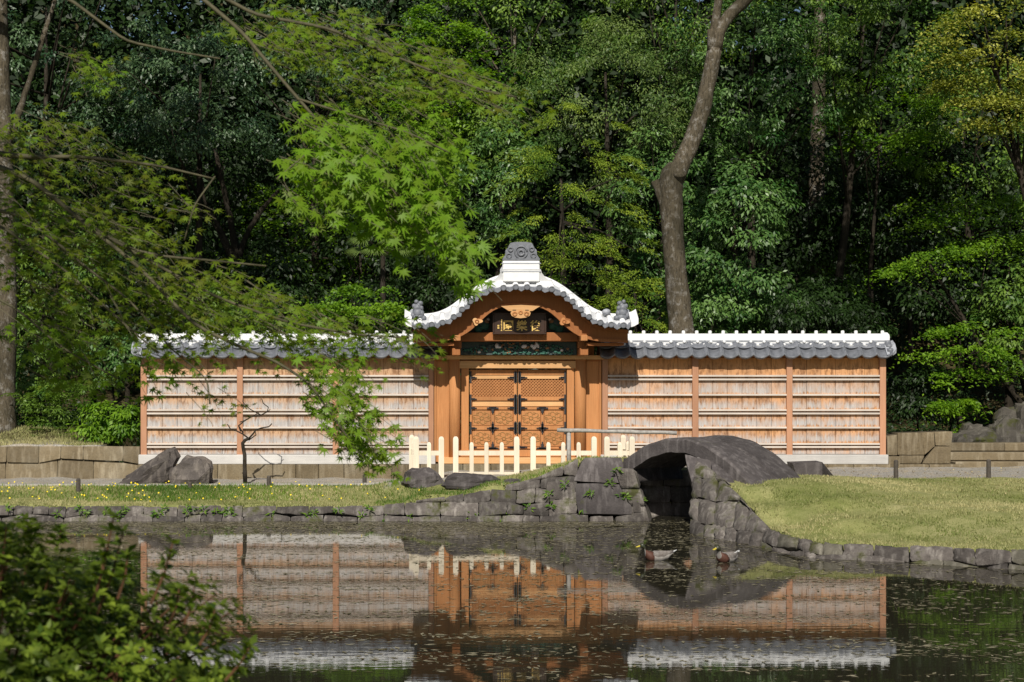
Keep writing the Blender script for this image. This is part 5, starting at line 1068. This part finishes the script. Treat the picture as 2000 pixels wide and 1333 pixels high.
weeds(46, lambda: (lambda x: (x, 32.42+.1*rng.random(), rng.uniform(.02, .25+.22*max(0, x))))(rng.uniform(-9, 4.1)), 'wall_weeds', 'green weeds growing from the joints of the ramping bank wall')
# flowers
n = 620; x = rng.uniform(-13, 1.0, n); y = rng.uniform(33.2, 36, n); k = rng.random(n) < .6*np.clip(.95-(x+13)*.062, .12, 1); x, y = x[k], y[k]; z = hnp(x, y)+rng.uniform(.05, .12, len(x)); MY = m_plain('yellow_petal', (.85,.68,.03), (.75,.55,.02), 30, .6, 0)
P = np.stack([x, y, z], 1); V, Fq, _ = quads(P, np.array([0,-.7,.7])+rng.normal(size=P.shape)*.3, rng.normal(size=P.shape), .042, .042, np.zeros(len(x))); npobj('yellow_flowers', npmesh('yellow_flowers', V, Fq, MY), kind='stuff', label='tiny yellow flowers scattered in the bank grass', cat='flowers')
# fallen leaves on the right lawn edge and gravel
n = 500; x = rng.uniform(6, 13, n); y = rng.uniform(31, 37.5, n); P = np.stack([x, y, hnp(x, y)+.02], 1); LD = m_leaf('fallen_leaf', (.12,.07,.03), (.5,.42,.22), .7, .2, .1)
V, Fq, ti = quads(P, np.array([0,0,1.])+rng.normal(size=P.shape)*.4, rng.normal(size=P.shape), .05, .03, rng.random(n)); npobj('fallen_leaves', npmesh('fallen_leaves', V, Fq, LD, ti), kind='stuff', label='dry fallen leaves on lawn edge and gravel', cat='leaves')
# floating debris, drifted into patches
LS = m_leaf('floating_scum', (.08,.07,.03), (.40,.36,.25), .6, .3, .1); Ps = []
for _ in range(1300):
    Y = 14.5+18*rng.random()**.75; X = rng.uniform(-11, 12); k = int(rng.integers(10, 46)); Ps.append(np.stack([X+rng.normal(size=k)*rng.uniform(.2,1.1), Y+rng.normal(size=k)*rng.uniform(.03,.16), np.zeros(k)], 1))
for _ in range(600):
    X = rng.uniform(-11, 3.5); Y = 32.1-abs(rng.normal())*1.3; k = int(rng.integers(15, 50)); Ps.append(np.stack([X+rng.normal(size=k)*.6, Y+rng.normal(size=k)*.12, np.zeros(k)], 1))
Ps.append(np.stack([rng.uniform(-11,12,1600), rng.uniform(14,32,1600), np.zeros(1600)], 1))
P = np.concatenate(Ps); P = P[inside(P[:, 0], P[:, 1], POND)]; P[:, 2] = .004+rng.random(len(P))*.003; T = rng.normal(size=P.shape)*np.array([1.6,.8,0]); ln = .02+.13*rng.random(len(P))**2.2
N = np.zeros_like(P); N[:, 2] = 1; N += rng.normal(size=P.shape)*.05
V, Fq, ti = quads(P, N, T, ln, .012+ln*.22, rng.random(len(P))**1.3); V[:, 2] = np.repeat(.003+.004*rng.random(len(P)), 4)
npobj('floating_leaves', npmesh('floating_leaves', V, Fq, LS, ti), kind='stuff', label='drifting specks of dead leaves and pond weed on the water', cat='pond debris')

# low ground cover under the trees
n = 46000; x = rng.uniform(-17, 19, n); y = rng.uniform(39.6, 52, n); k = ~((x < -7.6) & (y < 40.6)) & ~((x > 11) & (y < 40.2)); x, y = x[k], y[k]
z = np.concatenate([hnp(x[i:i+4000], y[i:i+4000]) for i in range(0, len(x), 4000)])+rng.random(len(x))*.35; P = np.stack([x, y, z], 1)
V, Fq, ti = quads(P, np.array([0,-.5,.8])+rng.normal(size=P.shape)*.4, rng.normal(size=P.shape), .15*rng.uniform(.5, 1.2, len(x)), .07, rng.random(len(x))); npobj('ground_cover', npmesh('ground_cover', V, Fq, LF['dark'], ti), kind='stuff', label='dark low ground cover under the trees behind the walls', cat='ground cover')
